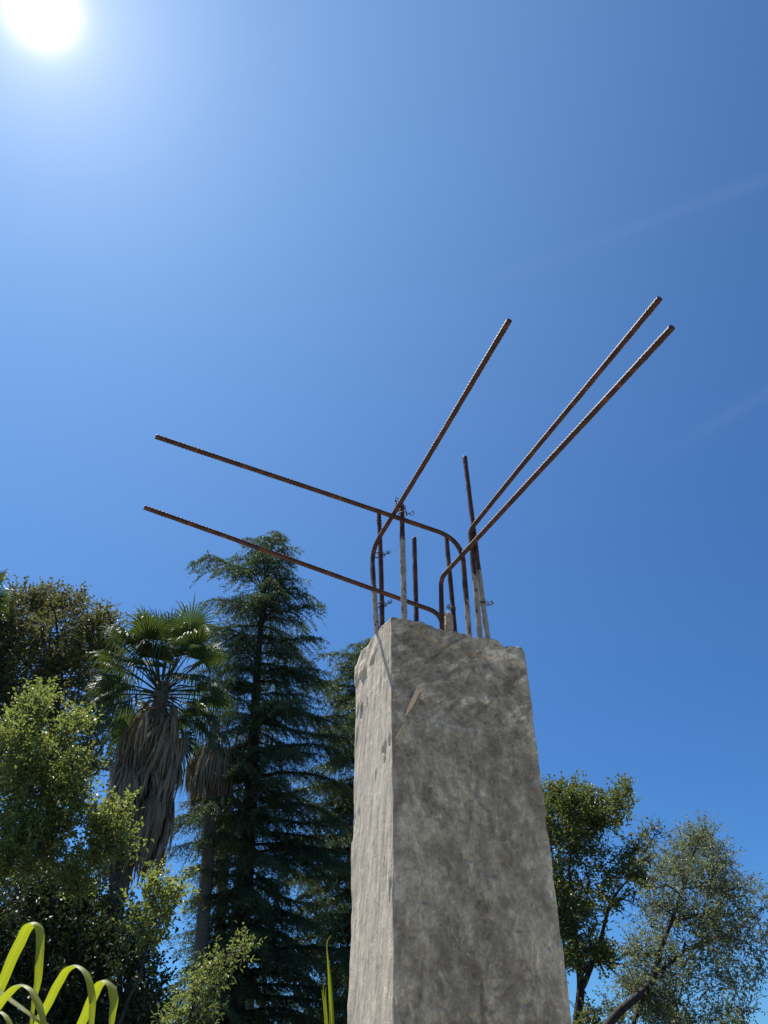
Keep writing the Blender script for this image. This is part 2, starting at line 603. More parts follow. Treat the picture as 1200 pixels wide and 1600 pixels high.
def blade_mat():
    m, nt, out = new_mat('reed_blade')
    k = NT(nt)
    at = k.node('ShaderNodeAttribute', attribute_name='rnd')        # position across the blade, 0..1
    tc = k.node('ShaderNodeTexCoord')
    stripe = k.math('SINE', k.math('MULTIPLY', at.outputs['Fac'], 120.0))
    n = k.noise(tc.outputs['Object'], 9.0, 3, 0.5)
    col = k.mix(k.mapr(n, 0.3, 0.7, 0, 1), (0.06, 0.095, 0.025), (0.095, 0.13, 0.042))
    col = k.mix(k.mapr(stripe, -1, 1, 0, 0.28), col, (0.16, 0.19, 0.09))
    rib = k.mapr(k.math('ABSOLUTE', k.math('SUBTRACT', at.outputs['Fac'], 0.5)), 0.03, 0.06, 1, 0)
    col = k.mix(k.math('MULTIPLY', rib, 0.6), col, (0.3, 0.32, 0.2))
    pb = k.node('ShaderNodeBsdfPrincipled')
    k.set(pb.inputs['Base Color'], col)
    pb.inputs['Roughness'].default_value = 0.5
    pb.inputs['Specular IOR Level'].default_value = 0.3
    tr = k.node('ShaderNodeBsdfTranslucent')
    tcol = k.mix(k.mapr(stripe, -1, 1, 0, 1), (0.38, 0.45, 0.004), (0.47, 0.52, 0.008))
    tcol = k.mix(k.math('MULTIPLY', rib, 0.5), tcol, (0.42, 0.45, 0.06))
    k.set(tr.inputs['Color'], tcol)
    mx = k.node('ShaderNodeMixShader')
    mx.inputs[0].default_value = 0.42
    nt.links.new(pb.outputs[0], mx.inputs[1]); nt.links.new(tr.outputs[0], mx.inputs[2])
    nt.links.new(mx.outputs[0], out.inputs['Surface'])
    return m


M_BLADE = blade_mat()

# ------------------------------------------------------------------ ground
a = np.linspace(0, 2 * math.pi, 65)[:-1]
rr = np.array([0.01, 2, 5, 10, 20, 40, 80, 200, 600, 2500])
gv = np.stack([rr[:, None] * np.cos(a), rr[:, None] * np.sin(a), np.zeros((10, 64))], -1).reshape(-1, 3)
g = mesh('ground', gv, ring_quads(10, 64)[:, ::1], M_GROUND)
tag(g, 'unseen ground, bare pale earth round the column turning to dark cover under the trees', kind='structure')

# ------------------------------------------------------------------ column
E1 = np.array([0.925, 0.379]); E1 /= np.linalg.norm(E1)
E2 = np.array([-E1[1], E1[0]])
C0 = np.array([0.020, 1.742])                # near corner on the ground plan
UW, VW, ZT = 0.400, 0.262, 2.59              # width of the two faces, height of the top
cuv = np.array([np.dot(-C0, E1), np.dot(-C0, E2)])   # camera in column coordinates


def W(u, v, z):
    xy = C0 + E1 * u + E2 * v
    return np.array([xy[0], xy[1], z])


def Wn(U, V, Z):
    xy = C0[None, :] + U[:, None] * E1 + V[:, None] * E2
    return np.column_stack([xy, Z])


def on_u(px, py, u):
    r = ray(px, py)
    ru, rv = np.dot(r[:2], E1), np.dot(r[:2], E2)
    t = (u - cuv[0]) / ru
    return np.array([u, cuv[1] + t * rv, CAM_Z + t * r[2]])


def on_v(px, py, v):
    r = ray(px, py)
    ru, rv = np.dot(r[:2], E1), np.dot(r[:2], E2)
    t = (v - cuv[1]) / rv
    return np.array([cuv[0] + t * ru, v, CAM_Z + t * r[2]])


COLUMN = empty('concrete_column', W(UW / 2, VW / 2, 0),
               'rough grey concrete column topped with bent rusty reinforcing bars', 'column')


def build_shaft():
    nf, nl, nh = 128, 92, 40
    cu = np.concatenate([np.linspace(0, UW, nf, endpoint=False), np.full(nh, UW), np.linspace(UW, 0, nh, endpoint=False), np.zeros(nl)])
    cv = np.concatenate([np.zeros(nf), np.linspace(0, VW, nh, endpoint=False), np.full(nh, VW), np.linspace(VW, 0, nl, endpoint=False)])
    nrm = np.concatenate([np.tile([0, -1.0], (nf, 1)), np.tile([1.0, 0], (nh, 1)), np.tile([0, 1.0], (nh, 1)), np.tile([-1.0, 0], (nl, 1))])
    face = np.concatenate([np.zeros(nf), np.ones(nh), np.full(nh, 2), np.full(nl, 3)])
    S = len(cu)
    # corner rounding
    zs = np.concatenate([np.linspace(-0.05, 1.35, 60, endpoint=False), np.linspace(1.35, ZT, 410)])
    nz = len(zs)
    U = np.tile(cu, (nz, 1)); V = np.tile(cv, (nz, 1)); Z = np.tile(zs[:, None], (1, S))
    F = np.tile(face, (nz, 1))
    NU = np.tile(nrm[:, 0], (nz, 1)); NV = np.tile(nrm[:, 1], (nz, 1))
    du = np.minimum(U, UW - U); dv = np.minimum(V, VW - V)
    ed = np.where((F == 0) | (F == 2), du, dv)              # distance along the face to its nearer arris
    sgnu = np.where(U < UW / 2, -1, 1); sgnv = np.where(V < VW / 2, -1, 1)
    flat = lambda *a: [x.ravel() for x in a]
    u, v, z, f, e, nu_, nv_, su, sv = flat(U, V, Z, F, ed, NU, NV, sgnu, sgnv)
    p3 = np.column_stack([u, v, z])
    d = np.zeros(len(u)); tone = np.zeros(len(u)); side = np.zeros(len(u))
    below = ZT - z
    # --- front face: trowelled, with a pour joint and a flaked lip under the top
    m = f == 0
    s = np.column_stack([u, v * 0 + 3.3, z])[m]
    jz = 2.332 - 0.055 * s[:, 0] + 0.004 * vnoise(s * 40, 3)
    joint = sstep(jz + 0.004, jz - 0.001, s[:, 2]) * sstep(0.0, 0.02, s[:, 0]) * (0.25 + 0.75 * sstep(0.30, 0.12, s[:, 0]))
    lipz = ZT - 0.034 - 0.02 * sstep(.05, .2, s[:, 0]) - 0.016 * vnoise(s * np.array([30, 1, 8]), 9) - 0.005 * vnoise(s * 120, 5)
    lip = sstep(lipz - 0.003, lipz + 0.001, s[:, 2]) * sstep(0.04, 0.07, s[:, 0])
    wx, wz_ = 0.035 * fbm(s * 11, 3, 33), 0.035 * fbm(s * 11 + 40, 3, 34)
    swirl = fbm(np.column_stack([(s[:, 0] + wx) * 10, s[:, 1], (s[:, 2] + wz_) * 34 + (s[:, 0] + wx) * 17]), 5, 21)
    vert = fbm(np.column_stack([(s[:, 0] + wx) * 22 + s[:, 2] * 4, s[:, 1], (s[:, 2] + wz_) * 13]), 5, 31)
    up = sstep(jz - 0.02, jz + 0.03, s[:, 2])
    tr = swirl * up + vert * (1 - up)
    d[m] = 0.0022 * joint + 0.0028 * lip + 0.0022 * fbm(s * 9, 3, 41) + 0.0017 * tr + 0.0007 * vnoise(s * 150, 7) - 0.003 * sstep(0.55, 0.75, vnoise(s * 75, 8))
    patch = sstep(0.05, 0.3, vnoise(s * np.array([16, 1, 14]), 77) + 0.35 * vnoise(s * 60, 78))
    smear = np.abs(swirl)
    sm = sstep(0.0, 0.05, tr) * 0.5 + sstep(0.16, 0.2, tr) * 0.6 - sstep(-0.1, -0.16, tr) * 0.5
    nick = sstep(0.52, 0.6, vnoise(np.column_stack([s[:, 0] * 70, s[:, 1], s[:, 2] * 45]), 44)) * sstep(0.0, 0.4, vnoise(s * 12, 45))
    tone[m] = np.clip(0.5 * tr + 0.5 * sm + 0.2 * (patch - 0.4) - 0.08 - 0.1 * (1 - up) + 0.15 * lip + 1.0 * nick, -1, 1)
    edge_pale = sstep(0.36, 0.40, s[:, 0] + 0.012 * vnoise(s * 18, 13))
    tone[m] = np.clip(tone[m] + 0.7 * edge_pale + 1.3 * np.exp(-((s[:, 2] - jz) / 0.0035) ** 2) * sstep(0.0, 0.02, s[:, 0]) * sstep(.27, .2, s[:, 0]), -1, 1)  # pale line on the joint paints the sky light its ledge catches
    # --- left face: scored and torn by the formwork, vertical grooves, flakes
    m = f == 3
    s = np.column_stack([u * 0 + 7.7, v, z])[m]
    wob = s[:, 1] + 0.014 * vnoise(s * np.array([1, 4, 7]), 51)
    g1 = vnoise(np.column_stack([s[:, 0], wob * 42, s[:, 2] * 4.5]), 52)
    g2 = vnoise(np.column_stack([s[:, 0], wob * 95 + s[:, 2] * 8, s[:, 2] * 11]), 53)
    g3 = fbm(s * np.array([1, 55, 30]), 3, 54)
    tear = vnoise(np.column_stack([s[:, 0], wob * 85 + s[:, 2] * 7, s[:, 2] * 19]), 55)
    cut = -0.007 * sstep(0.52, 0.64, tear) * sstep(-0.1, 0.3, vnoise(s * 9, 57))
    d[m] = 0.0010 * g1 + 0.0008 * g2 + 0.0011 * g3 + cut + 0.0009 * (1 - 2 * np.abs(vnoise(np.column_stack([s[:, 0], wob * 70 + s[:, 2] * 14, s[:, 2] * 9]), 63))) + 0.002 * fbm(s * 6, 2, 58)
    lz = ZT - 0.03 - 0.2 * s[:, 1] - 0.02 * vnoise(s * np.array([1, 22, 9]), 59) - 0.006 * vnoise(s * 90, 60)
    d[m] += 0.0065 * sstep(lz - 0.004, lz + 0.002, s[:, 2]) * sstep(0.04, 0.16, s[:, 1]) * sstep(-0.6, 0.3, vnoise(s * np.array([1, 30, 30]), 64))
    d[m] += 0.003 * sstep(.2, .25, s[:, 1]) * vnoise(s * np.array([1, 9, 13]), 61)
    tone[m] = np.clip(0.5 * g1 + 0.5 * g2 + 0.5 * g3 + 0.15, -1, 1)
    side[m] = np.clip(0.85 + 0.35 * fbm(s * 5, 3, 62) - 0.5 * sstep(0.14, 0.02, ZT - s[:, 2]) * 0.6, 0, 1)
    # --- hidden faces
    m = (f == 1) | (f == 2)
    s = p3[m]
    d[m] = 0.004 * fbm(s * np.array([30, 30, 9]), 4, 71)
    tone[m] = fbm(s * 12, 3, 72)
    # soft, chipped arrises
    chip = 0.003 + 0.0035 * np.abs(vnoise(p3 * 38, 81)) + 0.006 * sstep(0.45, 0.8, vnoise(p3 * 17, 82))
    chip = chip * np.where((f == 0) & (u < 0.1) | (f == 3) & (v < 0.1), 0.8, 1.0)
    rnd = np.clip(1 - e / (chip + 1e-6), 0, 1) ** 2 * chip * 0.6
    d = d * sstep(0.0, 0.006, e) * 1.0
    # shared arris points need one offset: shrink towards the axis
    x = u + nu_ * d - su * rnd * np.where(np.abs(nu_) > 0, 1, 0.6)
    y = v + nv_ * d - sv * rnd * np.where(np.abs(nv_) > 0, 1, 0.6)
    # wavering arrises
    wv = sstep(0.03, 0.0, e)
    x += 0.0018 * vnoise(np.column_stack([su * 5.0, sv * 5.0, z * 24]), 91) * wv
    y += 0.0018 * vnoise(np.column_stack([su * 5.0, sv * 5.0, z * 24]), 92) * wv
    # bulging, worn head
    head = sstep(0.09, 0.0, below)
    # the top as shrinking rings with a lumpy crown
    x = x.reshape(nz, S); y = y.reshape(nz, S); z = z.reshape(nz, S)
    tone = tone.reshape(nz, S); side = side.reshape(nz, S)
    rim = 0.006 * vnoise(np.column_stack([cu * 26, cv * 26, cu * 0 + 1.5]), 93) + 0.004 * vnoise(np.column_stack([cu * 80, cv * 80, cu * 0 + 2.5]), 94)
    # higher at the near corner, worn down at the far ones
    rim += 0.006 - 0.012 * sstep(0.05, 0.2, cu) - 0.009 * np.exp(-((cu - 0.335) / 0.02) ** 2) * (cv < 0.03)
    rim += -0.022 * sstep(0.215, 0.262, cv) * (cu < 0.05) - 0.02 * sstep(0.385, 0.4, cu) * sstep(0.03, 0.0, cv)
    wz = sstep(0.2, 0.0, below.reshape(nz, S))
    z = z + rim[None, :] * wz
    xs, ys, zz, ts, sd = [x], [y], [z], [tone], [side]
    cx, cy = UW / 2, VW / 2
    lastx, lasty, lastz = x[-1], y[-1], z[-1]
    for k_, sc in enumerate([0.985, 0.96, 0.92, 0.86, 0.78, 0.66, 0.5, 0.3, 0.12, 0.005]):
        X = cx + (lastx - cx) * sc; Y = cy + (lasty - cy) * sc
        n = vnoise(np.column_stack([X * 30, Y * 30, X * 0 + 5]), 95)
        Zk = lastz * sc ** 2 + (ZT + 0.0) * (1 - sc ** 2) + 0.006 * n * min(1, (1 - sc) * 12) + (0.001 if k_ < 2 else 0.0)
        xs.append(X[None]); ys.append(Y[None]); zz.append(Zk[None]); ts.append((0.4 + 0.4 * n)[None]); sd.append(np.full((1, S), 0.3))
    x = np.vstack(xs); y = np.vstack(ys); z = np.vstack(zz)
    n = x.shape[0]
    return mesh('shaft', Wn(x.ravel(), y.ravel(), z.ravel()), ring_quads(n, S), M_CONC, COLUMN,
                {'tone': ('POINT', np.vstack(ts)), 'side': ('POINT', np.vstack(sd))})


build_shaft()

R_BAR = 0.0071


def fillet(pts, r):
    """polyline with rounded inner corners, resampled"""
    pts = [np.asarray(p, dtype=float) for p in pts]
    out = [pts[0]]
    for i in range(1, len(pts) - 1):
        a, b, c = pts[i - 1], pts[i], pts[i + 1]
        d1, d2 = norm(a - b), norm(c - b)
        cosang = np.dot(d1, d2)
        half = math.acos(max(-1, min(1, cosang))) / 2
        t = min(r / math.tan(half), 0.45 * np.linalg.norm(a - b), 0.45 * np.linalg.norm(c - b))
        p, q = b + d1 * t, b + d2 * t
        for s in np.linspace(0, 1, 14):
            out.append((1 - s) ** 2 * p + 2 * s * (1 - s) * (b + (p + q - 2 * b) * 0.06) + s * s * q)
    out.append(pts[-1])
    return np.array(out)


def resample(path, step):
    seg = np.linalg.norm(np.diff(path, axis=0), axis=1)
    L = np.concatenate([[0], np.cumsum(seg)])
    n = max(3, int(L[-1] / step))
    t = np.linspace(0, L[-1], n)
    return np.column_stack([np.interp(t, L, path[:, i]) for i in range(3)]), t


def rebar(pts, coat_z, r=0.05, seed=0, coat_amt=1.0, rib=0.0011):
    """pts in column coordinates (u, v, z); ribbed bar; mortar crust below coat_z"""
    path = np.array([W(*p) for p in fillet(pts, r)])
    path, t = resample(path, 0.0022)
    wob = np.column_stack([vnoise(np.column_stack([t * 2.2, t * 0 + seed, t * 0 + k]), 5 + k) for k in range(3)]) * 0.0026
    path = path + wob
    T, N, B = frames(path)
    sides = 12
    ang = np.linspace(0, 2 * math.pi, sides, endpoint=False)
    pitch = 0.0105
    sgn = np.where(np.sin(ang + 0.2) > 0, 1.0, -1.0)
    ph = t[:, None] / pitch + sgn[None, :] * np.cos(ang + 0.2)[None, :] * 0.42
    ribs = sstep(0.55, 0.85, np.cos(ph * 2 * math.pi) * 0.5 + 0.5) * (0.35 + 0.65 * np.abs(np.sin(ang + 0.2)))[None, :]
    ribs = ribs * (0.55 + 0.6 * np.clip(vnoise(np.column_stack([t * 38, t * 0 + seed * 5, t * 0]), 14)[:, None] + 0.4, 0, 1))
    longr = sstep(0.93, 0.99, np.abs(np.cos(ang + 0.2)))[None, :]
    rad = R_BAR * 0.93 + rib * np.where(T[:, 2:3] > 0.8, 1.7, 1.0) * np.maximum(ribs, longr)
    cz = path[:, 2] + 0.03 * vnoise(np.column_stack([t * 20, t * 0 + seed * 3, t * 0]), 8)
    coat = sstep(coat_z + 0.025, coat_z - 0.045, cz) * coat_amt
    V = path[:, None, :]
    pn = vnoise(np.column_stack([(t[:, None] * 90 + 0 * ang).ravel(), (ang[None, :] * 1.5 + 0 * t[:, None]).ravel(), np.full(t.size * sides, seed * 7.0)]), 12).reshape(len(t), sides)
    rad = rad + coat[:, None] * (0.0005 + 0.0011 * np.maximum(pn, 0))
    V = V + rad[:, :, None] * (np.cos(ang)[None, :, None] * N[:, None, :] + np.sin(ang)[None, :, None] * B[:, None, :])
    ends0 = path[:1, None, :] + 0.0002 * (np.cos(ang)[None, :, None] * N[:1, None, :] + np.sin(ang)[None, :, None] * B[:1, None, :])
    ends1 = path[-1:, None, :] + 0.0002 * (np.cos(ang)[None, :, None] * N[-1:, None, :] + np.sin(ang)[None, :, None] * B[-1:, None, :])
    # a small sheared lip at the cut end
    V = np.concatenate([ends0, V, ends1])
    coatv = np.concatenate([coat[:1], coat, coat[-1:]])
    coatv = np.repeat(coatv[:, None], sides, 1) * (0.75 + 0.4 * np.concatenate([pn[:1], pn, pn[-1:]]))
    o = mesh('rebar', V.reshape(-1, 3), ring_quads(len(V), sides), M_RUST, COLUMN, {'coat': ('POINT', coatv)})
    return o


def foot(p, dz=None):
    """the bar's foot, sunk into the concrete below the point p"""
    return np.array([p[0], p[1], ZT - 0.16])


def bent(base, corner, end, coat_py, fn, c, r, seed, amt=1.0):
    b, k_, e = fn(*base, c), fn(*corner, c), fn(*end, c)
    b2 = b + (b - k_) * ((b[2] - (ZT - 0.15)) / max(1e-3, (k_[2] - b[2])))
    coat_z = fn(base[0], coat_py, c)[2]
    return rebar([b2, k_, e], coat_z, r, seed, amt)


def straight(base, top, coat_py, v, seed, amt=1.0):
    b, t_ = on_v(*base, v), on_v(*top, v)
    b2 = b + (b - t_) * ((b[2] - (ZT - 0.15)) / (t_[2] - b[2]))
    return rebar([b2, (b + t_) / 2, t_], on_v(base[0], coat_py, v)[2], 0.01, seed, amt)


bent((589, 992), (582, 858), (797, 500), 905, on_u, 0.03, 0.055, 1.0)          # over the near corner
bent((691.5, 985), (689, 903), (1050, 512), 1200, on_u, 0.228, 0.03, 2.3, 0.0)  # lower bar to the right
bent((750, 998), (733.5, 829), (1030, 467), 880, on_u, 0.29, 0.022, 3.1)       # upper bar to the right
bent((733, 994), (721, 843), (243, 681), 930, on_v, 0.045, 0.085, 4.7)         # upper bar to the left
bent((692, 1003), (689, 959), (225, 792), 1200, on_v, 0.195, 0.045, 5.2, 0.0)   # lower bar to the left
straight((597, 990), (592, 796), 1200, 0.232, 6.0, 0.0)
straight((632, 966), (628, 788), 830, 0.04, 7.4)
straight((652, 978), (648, 840), 1200, 0.222, 8.1, 0.0)
straight((711, 990), (697, 839), 1200, 0.222, 9.6, 0.0)
straight((762, 1000), (727, 714), 895, 0.052, 10.9)


def tie(px, py, v, rx, ry, curl_off, seed, curl=True, yaw=0.0):
    """binding wire: a loop round the bars, twisted off into a curl"""
    c = on_v(px, py, v)
    mb = MB()
    n = 26
    for w_ in range(2):
        t = np.linspace(0, 2 * math.pi * 0.97, n) + seed
        loop = [W(c[0] + rx * math.cos(x), c[1] + ry * math.sin(x), c[2] + 0.0045 * math.sin(x + w_) + 0.0035 * w_) for x in t]
        mb.tube(loop, 0.0013, 5)
    if curl:
        t = np.linspace(-0.6, 2 * math.pi * 1.08, 24)
        st = np.array([c[0] + curl_off[0], c[1] - ry * 0.9, c[2] + curl_off[1]])
        r_ = 0.0052
        cl = [W(st[0] + r_ * math.cos(x + seed), st[1] - 0.003 * x * 0.5, st[2] + r_ * 1.1 * math.sin(x + seed)) for x in t]
        link = spline([W(c[0] + np.sign(curl_off[0]) * rx, c[1], c[2]), (W(c[0] + np.sign(curl_off[0]) * rx * 1.1, c[1] - ry * .8, c[2] + curl_off[1] * .5)), cl[0]], 8)
        mb.tube(link, 0.0015, 5)
        mb.tube(cl, 0.0013, 5)
    return mb.build('tie_wire', M_WIRE, COLUMN)


tie(592, 868, 0.226, 0.017, 0.02, (0.022, 0.004), 0.3)
tie(594, 946, 0.226, 0.017, 0.02, (0.022, 0.004), 1.2)
tie(625, 795, 0.04, 0.016, 0.018, (-0.02, 0.012), 2.2)
tie(629, 804, 0.04, 0.012, 0.018, (0.022, -0.004), 3.0)
tie(690.5, 961, 0.155, 0.0115, 0.0115, (0.01, 0.0), 0.8, False)
tie(706, 951, 0.216, 0.012, 0.012, (-0.02, -0.004), 4.0)
tie(754, 944, 0.057, 0.0195, 0.0135, (0.021, 0.001), 5.0)

# lump of set mortar left standing between two bars
def lump():
    c = on_v(701, 972, 0.19)
    mb = MB()
    n = 9
    hs = np.linspace(-0.06, 0.036, 14)
    ang = np.linspace(0, 2 * math.pi, 16, endpoint=False)
    V = []
    for h in hs:
        f = 1.0 if h < 0.02 else max(0.05, 1 - ((h - 0.02) / 0.017) ** 2 * 0.9)
        sq = 1 / np.maximum(np.abs(np.cos(ang)), np.abs(np.sin(ang))) ** 0.8
        nz_ = 1 + 0.1 * vnoise(np.column_stack([np.cos(ang) * 2, np.sin(ang) * 2, np.full(16, h * 60)]), 3)
        V += [W(c[0] + 0.0115 * f * s * q * math.cos(a_), c[1] + 0.009 * f * s * q * math.sin(a_), c[2] + h) for a_, s, q in zip(ang, sq, nz_)]
    V += [W(c[0], c[1], c[2] + 0.037)] * 16
    mb.add(V, ring_quads(15, 16), 0.2)
    return mb.build('mortar_lump', M_CONC, COLUMN, attr='tone')


lump()


def splinter(pts, widths, thick, curl):
    """thin torn chip of wood stuck to the front face, pts as photo pixels on that face"""
    path = spline([np.array(on_v(px, py, -0.004 - c)) for (px, py), c in zip(pts, curl)], 14)
    w = np.interp(np.linspace(0, 1, 14), np.linspace(0, 1, len(widths)), widths)
    V = []
    for i, p in enumerate(path):
        d = path[min(i + 1, 13)] - path[max(i - 1, 0)]
        nrm_ = norm(np.array([d[2], 0, -d[0]]))
        for s, q in ((-1, -1), (1, -1), (1, 1), (-1, 1)):
            V.append(W(*(p + nrm_ * s * w[i] + np.array([0, 1, 0]) * q * thick)))
    V = np.array(V)
    Q = ring_quads(14, 4)
    Q = np.vstack([Q, [[0, 3, 2, 1]], [[52, 53, 54, 55]]])
    return mesh('wood_splinter', V, Q, M_WOOD, COLUMN, smooth=False)


splinter([(653, 1078), (645, 1096), (638, 1109), (633, 1119)], [0.0056, 0.0058, 0.0038, 0.0008], 0.002, [0.007, 0.005, 0.001, 0.0])
splinter([(631, 1133), (625, 1141), (619, 1153)], [0.001, 0.002, 0.0012], 0.001, [0.001, 0.001, 0.0])


# ------------------------------------------------------------------ foliage
def leaf_cloud(pos, axis, length, width, fold=0.25, rnd=None):
    """many rhombic leaves; pos (n,3) base points, axis (n,3) unit directions"""
    n = len(pos)
    up = norm(rng.normal(size=(n, 3)) * 0.75 + np.array([0, 0, 1.0]))
    side = norm(np.cross(axis, up))
    nor = np.cross(side, axis)
    L = (length * (0.65 + 0.7 * rng.random(n)))[:, None]
    Wd = (width * (0.7 + 0.6 * rng.random(n)))[:, None]
    b = pos
    t = pos + axis * L - np.array([0, 0, 1.0]) * L * 0.15
    m_ = pos + axis * L * 0.45
    l = m_ + side * Wd * 0.5 + nor * Wd * fold
    r = m_ - side * Wd * 0.5 + nor * Wd * fold
    V = np.stack([b, r, t, l], 1).reshape(-1, 3)
    Q = np.arange(4 * n).reshape(n, 4)
    if rnd is None:
        rnd = rng.random(n)
    return V, Q, np.repeat(rnd, 4)


def leafy_tree(name, label, cat, D, trunk, trunk_r, clusters, leaf_len, leaf_w, mat, bark, dens=1.0, layers=2, depth=1.2,
               group=None, trunk2=None, bare=(), tone=0.0, updir=0.5, twig_leaves=11, twig_len=0.32, flat=0.85, gap=-0.25, gap_f=1.7):
    """trunk: px points from foot to top; clusters: (px, py, r_px[, density])"""
    tp = [P(px, py, D + dd) for px, py, dd in trunk]
    base = tp[0].copy(); base[2] = 0.0
    tp = [base] + tp if tp[0][2] > 0.3 else tp
    tp[0][2] = 0.0
    root = empty(name, tp[0], label, cat, group)
    tm = MB()
    tpath = spline(tp, 40)
    wv = np.column_stack([vnoise(np.column_stack([np.linspace(0, 9, 40), np.full(40, D), np.full(40, q)]), 3 + q) for q in range(3)])
    tpath[1:] += wv[1:] * trunk_r * 0.5
    tm.tube(tpath, trunk_r * (np.linspace(1.25, 0.22, 40)), 10)
    nodes = [q for q in tpath[8:]]
    nrad = list(trunk_r * np.linspace(1.25, 0.22, 40)[8:])
    if trunk2:
        for tk in trunk2:
            sp = spline([P(px, py, D + dd) for px, py, dd in tk], 24)
            i0 = int(np.argmin(np.linalg.norm(tpath - sp[0], axis=1)))
            sp = np.vstack([tpath[i0][None], sp])
            tm.tube(sp, trunk_r * np.linspace(0.6, 0.15, 25), 8)
            nodes += list(sp[4:]); nrad += list(trunk_r * np.linspace(0.6, 0.15, 25)[4:])
    tm.build('trunk', bark, root)
    bm = MB()
    LV, LA = [], []
    C = []
    for c in clusters:
        x, y, r = c[:3]
        de = c[3] if len(c) > 3 else 1.0
        for k_ in range(layers):
            dd = 0.0 if layers == 1 else (k_ / (layers - 1) - 0.5) * 2 * depth + rng.normal() * 0.25 * depth
            if k_ and rng.random() < 0.12:
                continue
            C.append((P(x + rng.normal() * r * 0.12, y + rng.normal() * r * 0.12, D + dd), r * pxm(x, y, D + dd), de))
    order = sorted(range(len(C)), key=lambda i: np.min(np.linalg.norm(tpath[10:] - C[i][0], axis=1)))
    for i in order:
        c, R, de = C[i]
        nd = np.array(nodes)
        dist = np.linalg.norm(nd - c, axis=1) + 1.1 * np.maximum(0, nd[:, 2] - c[2])
        j = int(np.argmin(dist))
        s = nd[j]
        L = np.linalg.norm(c - s)
        r0 = min(nrad[j] * 0.75, 0.012 + 0.02 * L + 0.012 * R)
        midp = (s + c) / 2 + rng.normal(size=3) * L * 0.1 + np.array([0, 0, 0.06 * L])
        n = 12
        path = spline([s, midp, c], n)
        path[1:-1] += rng.normal(size=(n - 2, 3)) * 0.012 * L
        rads = np.linspace(r0, max(0.006, r0 * 0.45), n)
        bm.tube(path, rads, 5)
        nodes += list(path[4::3]); nrad += list(rads[4::3])
        # twigs through the clump
        nt_ = max(6, int(de * dens * 105 * (R / 0.5) ** 2 * (0.32 / twig_len)))
        dirs = norm(rng.normal(size=(nt_, 3)))
        rr_ = R * (0.35 + 0.65 * rng.random(nt_) ** 0.6)
        lump_ = 1 + 0.35 * vnoise(dirs * 2.2 + i * 3.3, 5)
        st = c + dirs * (rr_ * lump_)[:, None] * np.array([1, 1, flat])
        kp = vnoise(st * gap_f + D, 19) + 0.5 * vnoise(st * gap_f * 2.3, 23) > gap
        if kp.sum() > 5:
            dirs, st = dirs[kp], st[kp]
            nt_ = len(st)
        nb = max(3, nt_ // 9)
        for q in range(nb):
            e_ = st[q]
            m2 = (c + e_) / 2 + rng.normal(size=3) * 0.1 * R
            bm.tube(spline([c, m2, e_], 5), np.linspace(max(0.005, r0 * 0.4), 0.003, 5), 4)
        td = norm(dirs * 0.75 + np.array([0, 0, updir]) + rng.normal(size=(nt_, 3)) * 0.45)
        tl = twig_len * (0.6 + 0.8 * rng.random(nt_))
        for q in range(0, nt_, 3):
            bm.tube(np.array([st[q] - td[q] * tl[q] * 0.5, st[q], st[q] + td[q] * tl[q] * 0.8]), [0.0045, 0.0035, 0.002], 3)
        nl = twig_leaves
        tt = np.linspace(-0.25, 1.0, nl)[None, :]
        pos = st[:, None, :] + td[:, None, :] * (tl[:, None] * tt)[:, :, None]
        ax = norm(td[:, None, :] * 0.7 + rng.normal(size=(nt_, nl, 3)) * 0.75)
        rn = np.clip(rng.normal(0.45 + tone, 0.2, (nt_, nl)) + rng.normal(0, 0.1, (nt_, 1)), 0, 1)
        keep = rng.random((nt_, nl)) < 0.9
        LV.append(np.concatenate([pos[keep], ax[keep]], 1)); LA.append(rn[keep])
    for (x, y, r, nb) in bare:
        c = P(x, y, D)
        R = r * pxm(x, y, D)
        nd = np.array(nodes)
        dist = np.linalg.norm(nd - c, axis=1) + 0.8 * np.maximum(0, nd[:, 2] - c[2])
        s = nd[int(np.argmin(dist))]
        main = spline([s, (s + c) / 2 + rng.normal(size=3) * 0.1 * R, c], 10)
        bm.tube(main, np.linspace(0.025, 0.012, 10), 5)
        for q in range(nb):
            b0 = main[rng.integers(4, 10)]
            dv = norm(rng.normal(size=3) * np.array([1, 0.7, 0.6]) + np.array([0, 0, 0.55]))
            L = R * (0.5 + 0.8 * rng.random())
            pth = spline([b0, b0 + dv * L * 0.5 + rng.normal(size=3) * 0.08 * L, b0 + dv * L + rng.normal(size=3) * 0.12 * L], 7)
            bm.tube(pth, np.linspace(0.009, 0.003, 7), 4)
            for w_ in range(5):
                p0 = pth[rng.integers(2, 7)]
                d2 = norm(dv + rng.normal(size=3) * 0.8)
                l2 = L * (0.15 + 0.3 * rng.random())
                bm.tube(np.array([p0, p0 + d2 * l2 * .5 + rng.normal(size=3) * 0.03 * L, p0 + d2 * l2]), [0.0045, 0.0035, 0.002], 3)
                for h_ in range(3):
                    if rng.random() < 0.5:
                        LV.append(np.concatenate([(p0 + d2 * l2 * rng.random())[None], norm(rng.normal(size=(1, 3)))], 1)); LA.append(np.array([0.9]))
    bm.build('branches', bark, root)['kind'] = 'stuff'
    PA = np.vstack(LV)
    V, Q, A = leaf_cloud(PA[:, :3], PA[:, 3:], leaf_len, leaf_w, rnd=np.concatenate(LA))
    cr = mesh('crown', V, Q, mat, root, {'rnd': ('POINT', A)}, smooth=False)
    cr['kind'] = 'stuff'
    return root


